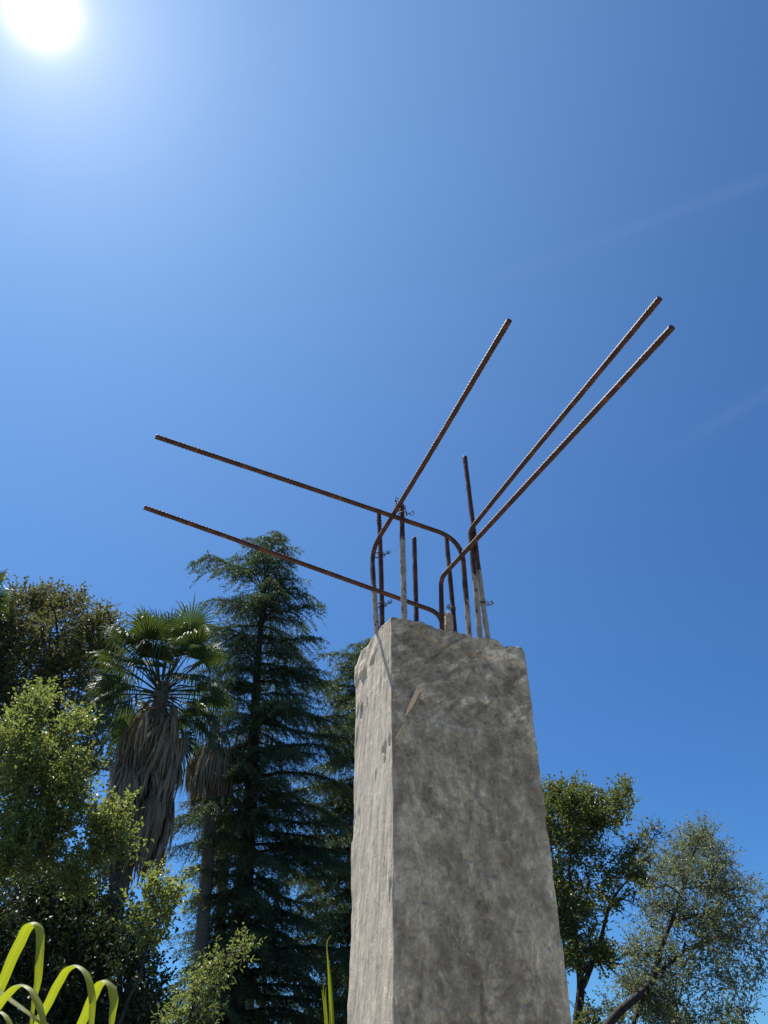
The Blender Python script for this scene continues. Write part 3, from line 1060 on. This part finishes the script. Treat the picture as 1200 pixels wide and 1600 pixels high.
LEAVES = 'leafy trees and shrubs round the column'
leafy_tree('evergreen_oak', 'broad olive-brown leafy tree behind the lime green one at the left edge', 'tree', 20.0,
           [(70, 1640, 0), (75, 1400, 0), (80, 1200, 0), (85, 1080, 0), (90, 1000, 0)], 0.2,
           [(35, 955, 38), (75, 945, 26), (110, 955, 32), (150, 965, 32), (165, 985, 26), (12, 1000, 45), (80, 1005, 45), (140, 1020, 42), (172, 1025, 20),
            (25, 1075, 50), (95, 1070, 42), (160, 1075, 34), (55, 1130, 42), (120, 1125, 36), (172, 1130, 34), (150, 1185, 30, .7),
            (190, 1215, 22, .6), (-35, 990, 50), (-30, 1090, 55), (200, 1290, 30, .5), (20, 1190, 50), (100, 1200, 40)],
           0.1, 0.062, M_OLIVE, M_BARK, 0.9, 2, 1.3, LEAVES, gap=-0.3)
leafy_tree('lime_leaved_tree', 'lime green tree with sunlit leaf sprays at the left edge', 'tree', 10.5,
           [(-120, 1720, 0), (-80, 1560, 0), (-40, 1420, 0), (5, 1310, 0), (45, 1190, 0)], 0.08,
           [(20, 1155, 28), (45, 1115, 24), (62, 1090, 14), (25, 1190, 26), (85, 1165, 26), (112, 1140, 20), (125, 1130, 10), (75, 1200, 28), (110, 1190, 24),
            (20, 1235, 34), (65, 1240, 32), (112, 1235, 24), (30, 1290, 38), (85, 1285, 32), (120, 1250, 16), (60, 1335, 36), (15, 1345, 36),
            (150, 1285, 20), (165, 1300, 18), (183, 1270, 13), (193, 1262, 8), (185, 1310, 18), (165, 1325, 20), (110, 1355, 22), (140, 1335, 16), (120, 1390, 18), (195, 1335, 12)],
           0.062, 0.034, M_LIME, M_BARK, 1.5, 3, 0.4, LEAVES, twig_len=0.22, updir=0.8, gap_f=3.0, gap=-0.35)
leafy_tree('dense_shrub', 'dense dark green shrub mass behind the strappy leaves at bottom left', 'shrub', 13.5,
           [(90, 1680, 0), (95, 1600, 0), (100, 1520, 0), (100, 1440, 0)], 0.16,
           [(20, 1400, 50), (80, 1410, 45), (135, 1425, 38), (20, 1470, 55), (85, 1480, 55), (150, 1490, 48), (200, 1500, 36), (30, 1550, 55), (100, 1560, 55),
            (165, 1570, 50), (215, 1560, 38), (40, 1620, 50), (120, 1630, 50), (195, 1630, 50), (245, 1610, 28), (225, 1470, 20), (-20, 1480, 50), (180, 1450, 22, .6)],
           0.085, 0.045, M_DARK, M_BARK, 1.35, 3, 1.0, LEAVES)
leafy_tree('small_leaved_shrub', 'yellow-green leafy shrub branch in front of the skirted palm trunk', 'shrub', 9.8,
           [(150, 1720, 0), (180, 1620, 0), (215, 1530, 0), (240, 1450, 0)], 0.028,
           [(215, 1428, 18), (235, 1405, 18), (255, 1388, 15), (265, 1400, 16), (276, 1392, 10), (250, 1425, 18), (225, 1450, 15), (262, 1430, 12), (240, 1380, 10), (240, 1470, 14)],
           0.06, 0.032, M_LIME, M_BARK, 1.3, 2, 0.2, LEAVES, twig_len=0.2, updir=0.6)
leafy_tree('fine_leaved_shrub', 'yellow-green feathery shrub in front of the cedar trunk near the bottom edge', 'shrub', 8.6,
           [(285, 1720, 0), (288, 1640, 0), (298, 1580, 0), (320, 1530, 0), (350, 1495, 0)], 0.035,
           [(385, 1480, 9), (370, 1488, 13), (352, 1498, 15), (335, 1512, 15), (345, 1520, 12), (318, 1532, 16), (335, 1545, 12), (303, 1555, 17), (322, 1565, 13), (285, 1578, 18), (308, 1590, 16), (268, 1600, 18), (328, 1600, 12), (250, 1625, 20)],
           0.045, 0.017, M_LIME, M_BARK, 1.5, 2, 0.15, LEAVES, twig_len=0.16, updir=0.3)
leafy_tree('holm_oak', 'dark green round-topped tree just right of the column', 'tree', 22.0,
           [(900, 1680, 0), (905, 1600, 0), (908, 1520, 0), (900, 1450, 0), (892, 1380, 0), (890, 1310, 0)], 0.125,
           [(862, 1248, 24), (885, 1250, 24), (908, 1248, 20), (928, 1262, 22), (875, 1285, 30), (910, 1290, 28), (938, 1290, 18), (968, 1240, 15), (976, 1230, 9), (960, 1258, 13), (978, 1258, 11), (968, 1280, 14),
            (880, 1330, 34), (920, 1335, 28), (868, 1375, 32), (905, 1380, 30), (945, 1370, 20), (975, 1362, 18), (1000, 1370, 16), (1018, 1380, 9), (935, 1400, 20),
            (870, 1430, 24), (900, 1425, 20), (885, 1465, 18), (875, 1495, 22), (905, 1495, 22), (935, 1490, 20), (955, 1500, 14), (925, 1445, 14, .6), (950, 1420, 14, .6), (865, 1530, 14, .6), (915, 1590, 14, .8), (930, 1600, 12), (840, 1300, 30), (840, 1400, 30)],
           0.095, 0.058, M_OAK, M_BARK, 1.0, 2, 1.0, LEAVES, gap=-0.3,
           trunk2=[[(912, 1540, 0), (935, 1480, 0), (955, 1410, 0), (985, 1370, 0)], [(908, 1520, 0), (930, 1500, 0.4), (945, 1520, 0.5)]],
           bare=[(1000, 1312, 38, 30), (1028, 1298, 26, 18), (945, 1245, 18, 8), (1012, 1345, 30, 22), (985, 1330, 30, 16), (960, 1420, 30, 16), (990, 1410, 28, 14)])
leafy_tree('thin_crowned_tree', 'thin grey-green tree with bare twigs and a slanting trunk at the right edge', 'tree', 18.5,
           [(900, 1700, -1.5), (950, 1598, -1.5), (990, 1560, -1.5), (1020, 1530, -1.5), (1031, 1485, -1.5), (1045, 1440, -1.4), (1064, 1395, -1.2), (1082, 1340, 0), (1090, 1310, -0.5)], 0.08,
           [(1085, 1308, 14, .9), (1100, 1300, 12, .9), (1075, 1335, 22, .6), (1110, 1330, 20, .8), (1130, 1345, 16, .6), (1065, 1375, 26, .5), (1105, 1375, 28, .8), (1140, 1385, 22, .7), (1170, 1392, 14, .5), (1195, 1402, 14, .6),
            (1050, 1415, 26, .5), (1095, 1425, 32, .7), (1140, 1425, 28, .7), (1180, 1430, 20, .6), (1020, 1450, 24, .6), (1070, 1470, 32, .6), (1120, 1475, 34, .7), (1165, 1475, 26, .6), (1195, 1460, 18, .6),
            (1000, 1490, 24, .9), (1045, 1515, 30, .6), (1095, 1525, 34, .7), (1145, 1525, 30, .7), (1185, 1510, 20, .7), (985, 1535, 22, .9), (1010, 1560, 28, .8), (1060, 1570, 34, .7), (1115, 1575, 34, .7), (1160, 1570, 22, .7),
            (1045, 1345, 22, .4), (1035, 1385, 24, .4), (1020, 1415, 22, .5), (1015, 1345, 18, .3), (965, 1585, 18, .8), (1030, 1600, 30, .8), (1080, 1615, 30, .8), (1140, 1610, 24, .8)],
           0.07, 0.034, M_GREY, M_BARK, 2.0, 2, 1.3, LEAVES, gap=-0.15,
           trunk2=[[(1045, 1440, -1.4), (1090, 1430, 0.3), (1130, 1415, .5)], [(1028, 1520, -1.5), (1080, 1480, -1.2), (1140, 1460, -.6)], [(990, 1600, .3), (1005, 1540, .6), (1010, 1490, .8)]],
           bare=[(1060, 1380, 40, 22), (1120, 1430, 45, 22), (1150, 1380, 30, 12), (1050, 1340, 28, 12), (1175, 1450, 28, 12), (1110, 1310, 22, 8), (1035, 1360, 32, 20), (1025, 1410, 32, 18)])


# ------------------------------------------------------------------ conifers
def conifer(name, label, D, trunk, r0, env, n_br, mat, seed, top_rise=0.5, dens=1.0, needle=(0.085, 0.017), group='cedars behind the column'):
    r_ = np.random.default_rng(seed)
    tp = [P(px, py, D) for px, py in trunk]
    tp[0][2] = 0
    root = empty(name, tp[0], label, 'tree', group)
    path = spline(tp, 60)
    rad = r0 * np.linspace(1.0, 0.04, 60)
    tm = MB(); tm.tube(path, rad, 10); tm.build('trunk', M_BARK, root)
    ey = np.array([e[0] for e in env]); el = np.array([e[1] for e in env]); er = np.array([e[2] for e in env])
    # pixel row of every trunk sample
    rows = []
    for p in path:
        d = p - np.array([0, 0, CAM_Z])
        yc = d[2] * CP - d[1] * SP; zc = d[2] * SP + d[1] * CP
        rows.append((600 + FPX * d[0] / zc, 800 - FPX * yc / zc))
    rows = np.array(rows)
    bm = MB()
    NP, NA, NR = [], [], []
    ylo, yhi = ey.max(), ey.min()
    for b in range(n_br):
        f = (b + r_.random()) / n_br
        row = yhi + 6 + (ylo - yhi - 6) * f ** 1.12
        i = int(np.argmin(np.abs(rows[:, 1] - row)))
        s = path[i] + r_.normal(size=3) * 0.02
        phi = b * 2.39996 + r_.normal() * 0.4
        cx = math.cos(phi)
        tx = rows[i, 0]
        mpp = pxm(tx, rows[i, 1], D)
        lf, rt = (tx - np.interp(row, ey, el)) * mpp, (np.interp(row, ey, er) - tx) * mpp
        side_l = rt if cx > 0 else lf
        L = (abs(cx) * side_l + (1 - abs(cx)) * 0.5 * (lf + rt)) * (0.62 + 0.62 * r_.random() ** 1.3)
        L = max(0.25, L)
        h = np.array([math.cos(phi), math.sin(phi), 0])
        rise = top_rise * max(0, 1 - 2.2 * f) + 0.12 + r_.normal() * 0.06
        t = np.linspace(0, 1, 12)[:, None]
        bend = r_.normal(size=3) * 0.06 * L
        pb_ = s + h * L * t + np.array([0, 0, 1]) * L * (rise * t - (rise * 0.75 + 0.14) * t ** 2.2) + bend * np.sin(t * math.pi)
        br = min(rad[i] * 0.5, 0.012 + 0.012 * L)
        bm.tube(pb_, np.linspace(br, 0.004, 12), 4)
        nbl = int(L / 0.08 * 2)
        for q in range(nbl):
            u_ = 0.12 + 0.88 * (q + r_.random()) / nbl
            k_ = u_ * 11
            j = min(10, int(k_)); w = k_ - j
            p0 = pb_[j] * (1 - w) + pb_[j + 1] * w
            td = norm(pb_[j + 1] - pb_[j])
            sd = norm(np.cross(td, [0, 0, 1.0])) * (1 if q % 2 else -1)
            l_ = (0.12 + min(0.75, 0.42 * L * (1 - u_) + 0.1)) * (0.6 + 0.7 * r_.random())
            dv = norm(td * 0.75 + sd * 0.8 + r_.normal(size=3) * 0.16)
            tt = np.linspace(0, 1, 5)[:, None]
            bl = p0 + dv * l_ * tt + np.array([0, 0, -1]) * l_ * (0.35 + 0.5 * r_.random()) * tt ** 1.8
            if l_ > 0.42:
                bm.tube(bl[::2], [0.006, 0.0045, 0.002], 3)
            nn = max(4, int(l_ / 0.0165 * dens))
            x = r_.random(nn) ** 0.85
            kk = x * 4; jj = np.minimum(3, kk.astype(int)); ww = (kk - jj)[:, None]
            pos = bl[jj] * (1 - ww) + bl[jj + 1] * ww
            ax = norm(dv * 0.6 + r_.normal(size=(nn, 3)) * 0.6 + np.array([0, 0, -0.12]))
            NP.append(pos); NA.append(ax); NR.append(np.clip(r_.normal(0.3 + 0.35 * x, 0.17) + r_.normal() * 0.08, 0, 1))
    bm.build('branches', M_BARK, root)['kind'] = 'stuff'
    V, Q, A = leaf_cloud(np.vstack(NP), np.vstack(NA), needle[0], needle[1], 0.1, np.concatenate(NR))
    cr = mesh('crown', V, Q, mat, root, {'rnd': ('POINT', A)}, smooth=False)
    cr['kind'] = 'stuff'
    return root


conifer('cedar_tree', 'tall dark cedar with drooping sprays left of the column', 24.0,
        [(352, 1740), (360, 1600), (372, 1480), (384, 1350), (394, 1200), (402, 1050), (412, 930), (428, 832)], 0.42,
        [(832, 420, 440), (850, 385, 460), (872, 362, 470), (900, 335, 474), (930, 292, 486), (950, 278, 496), (980, 284, 520), (1010, 310, 522), (1040, 322, 540),
         (1080, 310, 560), (1130, 300, 570), (1180, 300, 565), (1230, 285, 560), (1300, 275, 560), (1380, 265, 560), (1460, 260, 555), (1540, 270, 550), (1640, 280, 550)],
        190, M_CEDAR, 3, 0.5, 0.85, (0.1, 0.023))
conifer('cedar_tree', 'dark bushy conifer half hidden behind the left side of the column', 29.0,
        [(600, 1740), (600, 1600), (598, 1400), (594, 1200), (590, 1060), (585, 995)], 0.35,
        [(995, 570, 592), (1008, 520, 625), (1040, 500, 645), (1080, 485, 665), (1130, 470, 690), (1200, 460, 700), (1300, 455, 710), (1400, 440, 720), (1500, 430, 730), (1640, 420, 730)],
        165, M_CEDAR, 11, 0.3, 0.6, (0.125, 0.034))


# ------------------------------------------------------------------ palms
def fan_frond(root, c, d, pet, R, mat, r_, nseg=32, spread=112, droop=0.5, name='frond', dead=False):
    """a palmate leaf: petiole from c along d, then a pleated fan split into drooping tips"""
    mb = MB()
    d = norm(d)
    sag = np.array([0, 0, -1.0])
    t = np.linspace(0, 1, 7)[:, None]
    pp = c + d * pet * t + sag * pet * 0.16 * t ** 2 * (1 - abs(d[2]) * 0.6)
    hub = pp[-1]
    ax = norm(pp[-1] - pp[-2])
    side = np.cross(ax, [0, 0, 1.0])
    if np.linalg.norm(side) < 0.1:
        side = np.array([1.0, 0.2, 0])
    side = norm(side + r_.normal(size=3) * 0.15)
    nor = norm(np.cross(side, ax))
    angs = np.radians(np.linspace(-spread, spread, nseg))
    da = angs[1] - angs[0]
    ts = np.array([0.03, 0.22, 0.42, 0.58, 0.72, 0.86, 1.0])
    for i, a_ in enumerate(angs):
        L = R * (1 - 0.22 * (a_ / math.radians(spread)) ** 2) * (0.9 + 0.2 * r_.random())
        dv = ax * math.cos(a_) + side * math.sin(a_)
        sv = -ax * math.sin(a_) + side * math.cos(a_)
        dr = droop * (0.5 + r_.random())
        lift = 0.18 * (1 - math.cos(a_))
        fall = np.maximum(0, ts - 0.4) ** 2 * 2.0 * dr * L
        cen = hub + dv * (ts * L)[:, None] + nor * (lift * ts * L)[:, None] + sag * fall[:, None]
        cen = cen - dv * (fall * 0.45)[:, None]
        hw = np.where(ts < 0.35, ts * L * math.tan(da / 2) * 1.02, 0.40 * L * math.tan(da / 2) * np.clip((1 - ts) / 0.6, 0.03, 1) ** 0.9)
        pl = nor * 0.5 * hw[:, None]
        V = np.stack([cen - sv * hw[:, None] - pl, cen + pl * 1.0, cen + sv * hw[:, None] - pl], 1).reshape(-1, 3)
        mb.add(V, grid_quads(7, 3), np.clip(r_.normal(0.5, 0.2), 0, 1))
    mb.tube(pp, np.linspace(0.022, 0.011, 7), 5, 0.5)
    return mb.build(name, mat, root, smooth=False)


def dead_frond(root, c, out, L, r_, spread=0.22, n=15):
    """collapsed dry leaf hanging against the trunk"""
    mb = MB()
    o = norm(np.array([out[0], out[1], 0]))
    sd = np.array([-o[1], o[0], 0])
    arm = 0.14 + 0.3 * r_.random()
    t = np.linspace(0, 1, 6)[:, None]
    pp = c + o * arm * np.sin(t * 1.5) + np.array([0, 0, -1]) * arm * 1.2 * t ** 2
    mb.tube(pp, np.linspace(0.02, 0.01, 6), 4, 0.3)
    hub = pp[-1]
    for i in range(n):
        x = (i / (n - 1) - 0.5) * 2
        l = L * (0.75 + 0.45 * r_.random())
        tt = np.linspace(0, 1, 6)
        cen = hub + sd * (spread * x * np.minimum(1, tt * 2.2) + 0.09 * r_.normal() * tt)[:, None] + o * ((0.10 * np.sin(tt * 2.6) + 0.05 * r_.normal() * tt))[:, None]
        cen[:, 2] = hub[2] + 0.10 * np.sin(tt * 3.1) * (1 - abs(x)) - l * tt
        hw = 0.024 * np.array([0.4, 1, 1.1, 0.9, 0.6, 0.12]) * (0.7 + 0.6 * r_.random())
        ws = norm(sd + o * r_.normal() * 0.8)
        V = np.stack([cen - ws * hw[:, None], cen + ws * hw[:, None]], 1).reshape(-1, 3)
        mb.add(V, grid_quads(6, 2), np.clip(r_.normal(0.5, 0.25), 0, 1))
    return mb.build('dead_frond', M_DEAD, root, smooth=False)


def palm(name, label, D, trunk, tr, n_live, n_dead, skirt, seed, pet=1.05, R=0.85, elev=(84, -28), dead_len=0.9, jit=1.0, only=None):
    r_ = np.random.default_rng(seed)
    tp = [P(px, py, D) for px, py in trunk]
    tp[0][2] = 0
    root = empty(name, tp[0], label, 'palm tree', 'fan palms among the trees')
    path = spline(tp, 70)
    ringz = 0.03 * np.sin(np.arange(70) * 2.4)
    tm = MB(); tm.tube(path, tr * (np.linspace(1.15, 0.9, 70) + ringz), 12); tm.build('trunk', M_PALMBARK, root)
    top = path[-1]
    for i in range(n_live):
        f = (i + 0.5) / n_live
        el = math.radians(elev[0] + (elev[1] - elev[0]) * f ** 1.05 + r_.normal() * 6 * jit)
        az = i * 2.39996 + r_.normal() * 0.25 * jit
        d = np.array([math.cos(az) * math.cos(el), math.sin(az) * math.cos(el), math.sin(el)])
        c = top + np.array([math.cos(az), math.sin(az), 0]) * tr * 0.5 - np.array([0, 0, 0.35 * f])
        fan_frond(root, c, d, pet * (0.8 + 0.35 * r_.random()) * (0.78 + 0.27 * max(0.0, math.sin(el))), R * (0.85 + 0.25 * r_.random()), M_FROND, r_, droop=0.12 + 1.1 * f + 0.25 * r_.random() * jit * f)
    for i in range(n_dead):
        f = (i + r_.random()) / n_dead
        az = i * 2.39996 + r_.normal() * 0.3
        o = np.array([math.cos(az), math.sin(az), 0])
        zz = top[2] - 0.3 - skirt * f
        j = int(np.argmin(np.abs(path[:, 2] - zz)))
        dead_frond(root, path[j] + o * tr * 0.8, o, dead_len * (1 - 0.3 * f), r_, spread=0.2 * (1 - 0.35 * f))
    return root


palm('fan_palm', 'fan palm with green crown and thick grey skirt of dead fronds', 15.0,
     [(130, 1700), (172, 1450), (210, 1295), (236, 1180), (255, 1068)], 0.17, 46, 140, 2.7, 23, 1.2, 0.86, (88, -24), 0.9, 1.5)
palm('fan_palm', 'slim palm with hanging brown fronds between the big palm and the cedar', 22.5,
     [(296, 1740), (306, 1590), (318, 1430), (328, 1290), (334, 1190), (336, 1130)], 0.17, 3, 44, 0.9, 8, 0.8, 0.7, (-15, -35), 1.25)
palm('fan_palm', 'pale palm trunk close against the left of the cedar trunk', 27.0,
     [(336, 1740), (340, 1600), (344, 1450), (349, 1330), (352, 1240)], 0.18, 8, 16, 1.0, 9, 0.9, 0.8, (60, -30), 0.9)
palm('fan_palm', 'small distant palm at the foot of the cedar trunk', 31.0,
     [(378, 1700), (386, 1600), (392, 1555), (396, 1520)], 0.17, 12, 8, 0.5, 10, 0.7, 0.7, (70, -40), 0.7)
palm('fan_palm', 'fan palm whose frond tips poke in at the left edge of the picture', 17.0,
     [(-126, 1740), (-96, 1400), (-80, 1100), (-72, 950)], 0.2, 30, 30, 1.5, 15, 1.05, 0.85)


# ------------------------------------------------------------------ strappy plants close by
def blade(root, pts, D, widths, hdir=-0.9, name='leaf', x_ref=None, twist=0.0, lean=0.0):
    """ribbon leaf; pts photo pixels along its midrib, arching right and towards the camera"""
    x0 = pts[0][0] if x_ref is None else x_ref
    m0 = pxm(pts[0][0], pts[0][1], D)
    c = spline([P(px, py, D + hdir * (px - x0) * m0) for px, py in pts], 44)
    w = np.interp(np.linspace(0, 1, 44), np.linspace(0, 1, len(widths)), widths)
    T = norm(np.gradient(c, axis=0))
    wv = norm(np.array([0.75, 0.66, 0.0]))
    V, A = [], []
    for i in range(44):
        k_ = sstep(0.62, 0.98, i / 43.0)
        wv = norm(np.array([0.75 + 0.2 * k_, 0.66 - 0.96 * k_, 0.0]))
        q = wv - T[i] * np.dot(wv, T[i])
        q = norm(q)
        nr = norm(np.cross(q, T[i]))
        for s in np.linspace(-1, 1, 7):
            V.append(c[i] + q * s * w[i] * 0.72 * (1 + 0.05 * math.sin(i * 0.9 + s * 2)) + nr * (abs(s) ** 1.5) * w[i] * 0.28)
            A.append(0.5 + 0.5 * s)
    return mesh(name, V, grid_quads(44, 7), M_BLADE, root, {'rnd': ('POINT', A)})


base = P(60, 1700, 2.3); base[2] = 0
CANE = empty('strappy_plant', base, 'strappy plant with arching translucent yellow-green leaves at bottom left', 'plant')
blade(CANE, [(-22, 1600), (-6, 1556), (12, 1512), (28, 1476), (42, 1449), (54, 1440), (63, 1450), (63, 1490), (59, 1530), (52, 1565), (47, 1605)], 2.3,
      [0.014, 0.017, 0.019, 0.02, 0.02, 0.019, 0.016, 0.014, 0.012, 0.009, 0.006])
blade(CANE, [(48, 1625), (62, 1590), (78, 1560), (91, 1534), (104, 1514), (118, 1507), (132, 1514), (141, 1534), (144, 1562), (142, 1600), (140, 1640)], 2.25,
      [0.012, 0.014, 0.016, 0.016, 0.015, 0.014, 0.013, 0.012, 0.011, 0.01, 0.006])
blade(CANE, [(112, 1640), (124, 1604), (137, 1574), (148, 1548), (158, 1533), (167, 1531), (175, 1540), (178, 1558), (175, 1585), (171, 1615)], 2.25,
      [0.014, 0.016, 0.018, 0.018, 0.017, 0.016, 0.015, 0.014, 0.012, 0.008])
blade(CANE, [(-30, 1610), (-10, 1580), (8, 1556), (24, 1540), (38, 1538), (50, 1545), (58, 1562), (65, 1585), (73, 1620)], 2.1,
      [0.012, 0.014, 0.015, 0.014, 0.013, 0.012, 0.011, 0.009, 0.005])
blade(CANE, [(-30, 1520), (0, 1546), (22, 1563), (42, 1578), (60, 1592), (80, 1608)], 2.15, [0.01, 0.0125, 0.0125, 0.011, 0.009, 0.005], -0.3)
blade(CANE, [(-18, 1590), (0, 1580), (10, 1586), (16, 1600), (19, 1620)], 2.0, [0.008, 0.009, 0.009, 0.008, 0.005])
stm = MB()
for px, lean in ((-30, 0.0), (50, 0.05), (115, 0.1)):
    t_ = P(px, 1630, 2.27)
    b_ = base + np.array([0.04 * px / 60, 0.02, 0])
    stm.tube(spline([b_, (b_ + t_) / 2 + np.array([-.02, 0, 0]), t_], 10), np.linspace(0.014, 0.008, 10), 8, 0.3)
stm.build('stem', M_PETIOLE, CANE)

base = P(522, 1700, 2.7); base[2] = 0
SPEAR = empty('spear_plant', base, 'upright folded green spear leaf with curled tip beside the column foot', 'plant')


def spear(pts, D, w, name='leaf'):
    c = spline([P(px, py, D) for px, py in pts], 30)
    wd = np.interp(np.linspace(0, 1, 30), np.linspace(0, 1, len(w)), w)
    V = []
    A = []
    for i in range(30):
        for s, q in ((-1, -0.5), (-0.45, -0.1), (0, 0.45), (0.45, -0.1), (1, -0.5)):
            V.append(c[i] + np.array([s * wd[i], q * wd[i] * 1.2, 0]) * 0.62); A.append(0.5 + s * 0.4)
    return mesh(name, V, grid_quads(30, 5), M_BLADE, SPEAR, {'rnd': ('POINT', A)})


spear([(524, 1760), (520, 1640), (518, 1580), (515, 1530), (512.5, 1500), (511, 1482), (512, 1470), (517, 1461)], 2.7, [0.012, 0.012, 0.011, 0.008, 0.0045, 0.0024, 0.0016, 0.0008])
spear([(520, 1760), (512, 1640), (508, 1590), (505, 1562), (503, 1546)], 2.69, [0.006, 0.0055, 0.004, 0.0025, 0.001])
spear([(522, 1760), (514, 1640), (511, 1590), (509, 1560), (509, 1543)], 2.71, [0.006, 0.0055, 0.004, 0.0025, 0.001])
spear([(521, 1760), (513, 1640), (508.5, 1580), (506, 1552), (505, 1538)], 2.72, [0.005, 0.0045, 0.003, 0.002, 0.001])

sst = MB()
t_ = P(522, 1700, 2.7)
sst.tube(spline([base, (base + t_) / 2 + np.array([0.015, 0, 0]), t_], 12), np.linspace(0.02, 0.009, 12), 8, 0.3)
sst.build('stem', M_PETIOLE, SPEAR)


def low_blade(root, foot_, az, L, h, w, mat=M_BLADE):
    """lower leaf that leaves a stem and arches over"""
    t = np.linspace(0, 1, 20)
    d = np.array([math.cos(az), math.sin(az), 0])
    sd = np.array([-d[1], d[0], 0])
    c = foot_ + d * (L * t)[:, None] + np.array([0, 0, 1.0]) * (h * (2.2 * t - 2.9 * t ** 2))[:, None]
    ww = w * np.minimum(1, 6 * t + 0.3) * (1 - t ** 3) + 0.0008
    V = np.stack([c - sd * ww[:, None] + np.array([0, 0, .25]) * ww[:, None], c, c + sd * ww[:, None] + np.array([0, 0, .25]) * ww[:, None]], 1).reshape(-1, 3)
    return mesh('leaf', V, grid_quads(20, 3), mat, root, {'rnd': ('POINT', np.tile([0.0, 0.5, 1.0], 20))})


cb = P(60, 1700, 2.3); cb[2] = 0
for q in range(8):
    low_blade(CANE, cb + np.array([-0.03 + 0.03 * (q % 3), 0.02, 0.35 + 0.1 * q]), 1.0 + q * 2.4, 0.45 + 0.03 * q, 0.28, 0.017)
for q in range(5):
    low_blade(SPEAR, base + np.array([0.004, 0, 0.4 + 0.14 * q]), 2.4 + q * 1.3, 0.32, 0.25, 0.013)
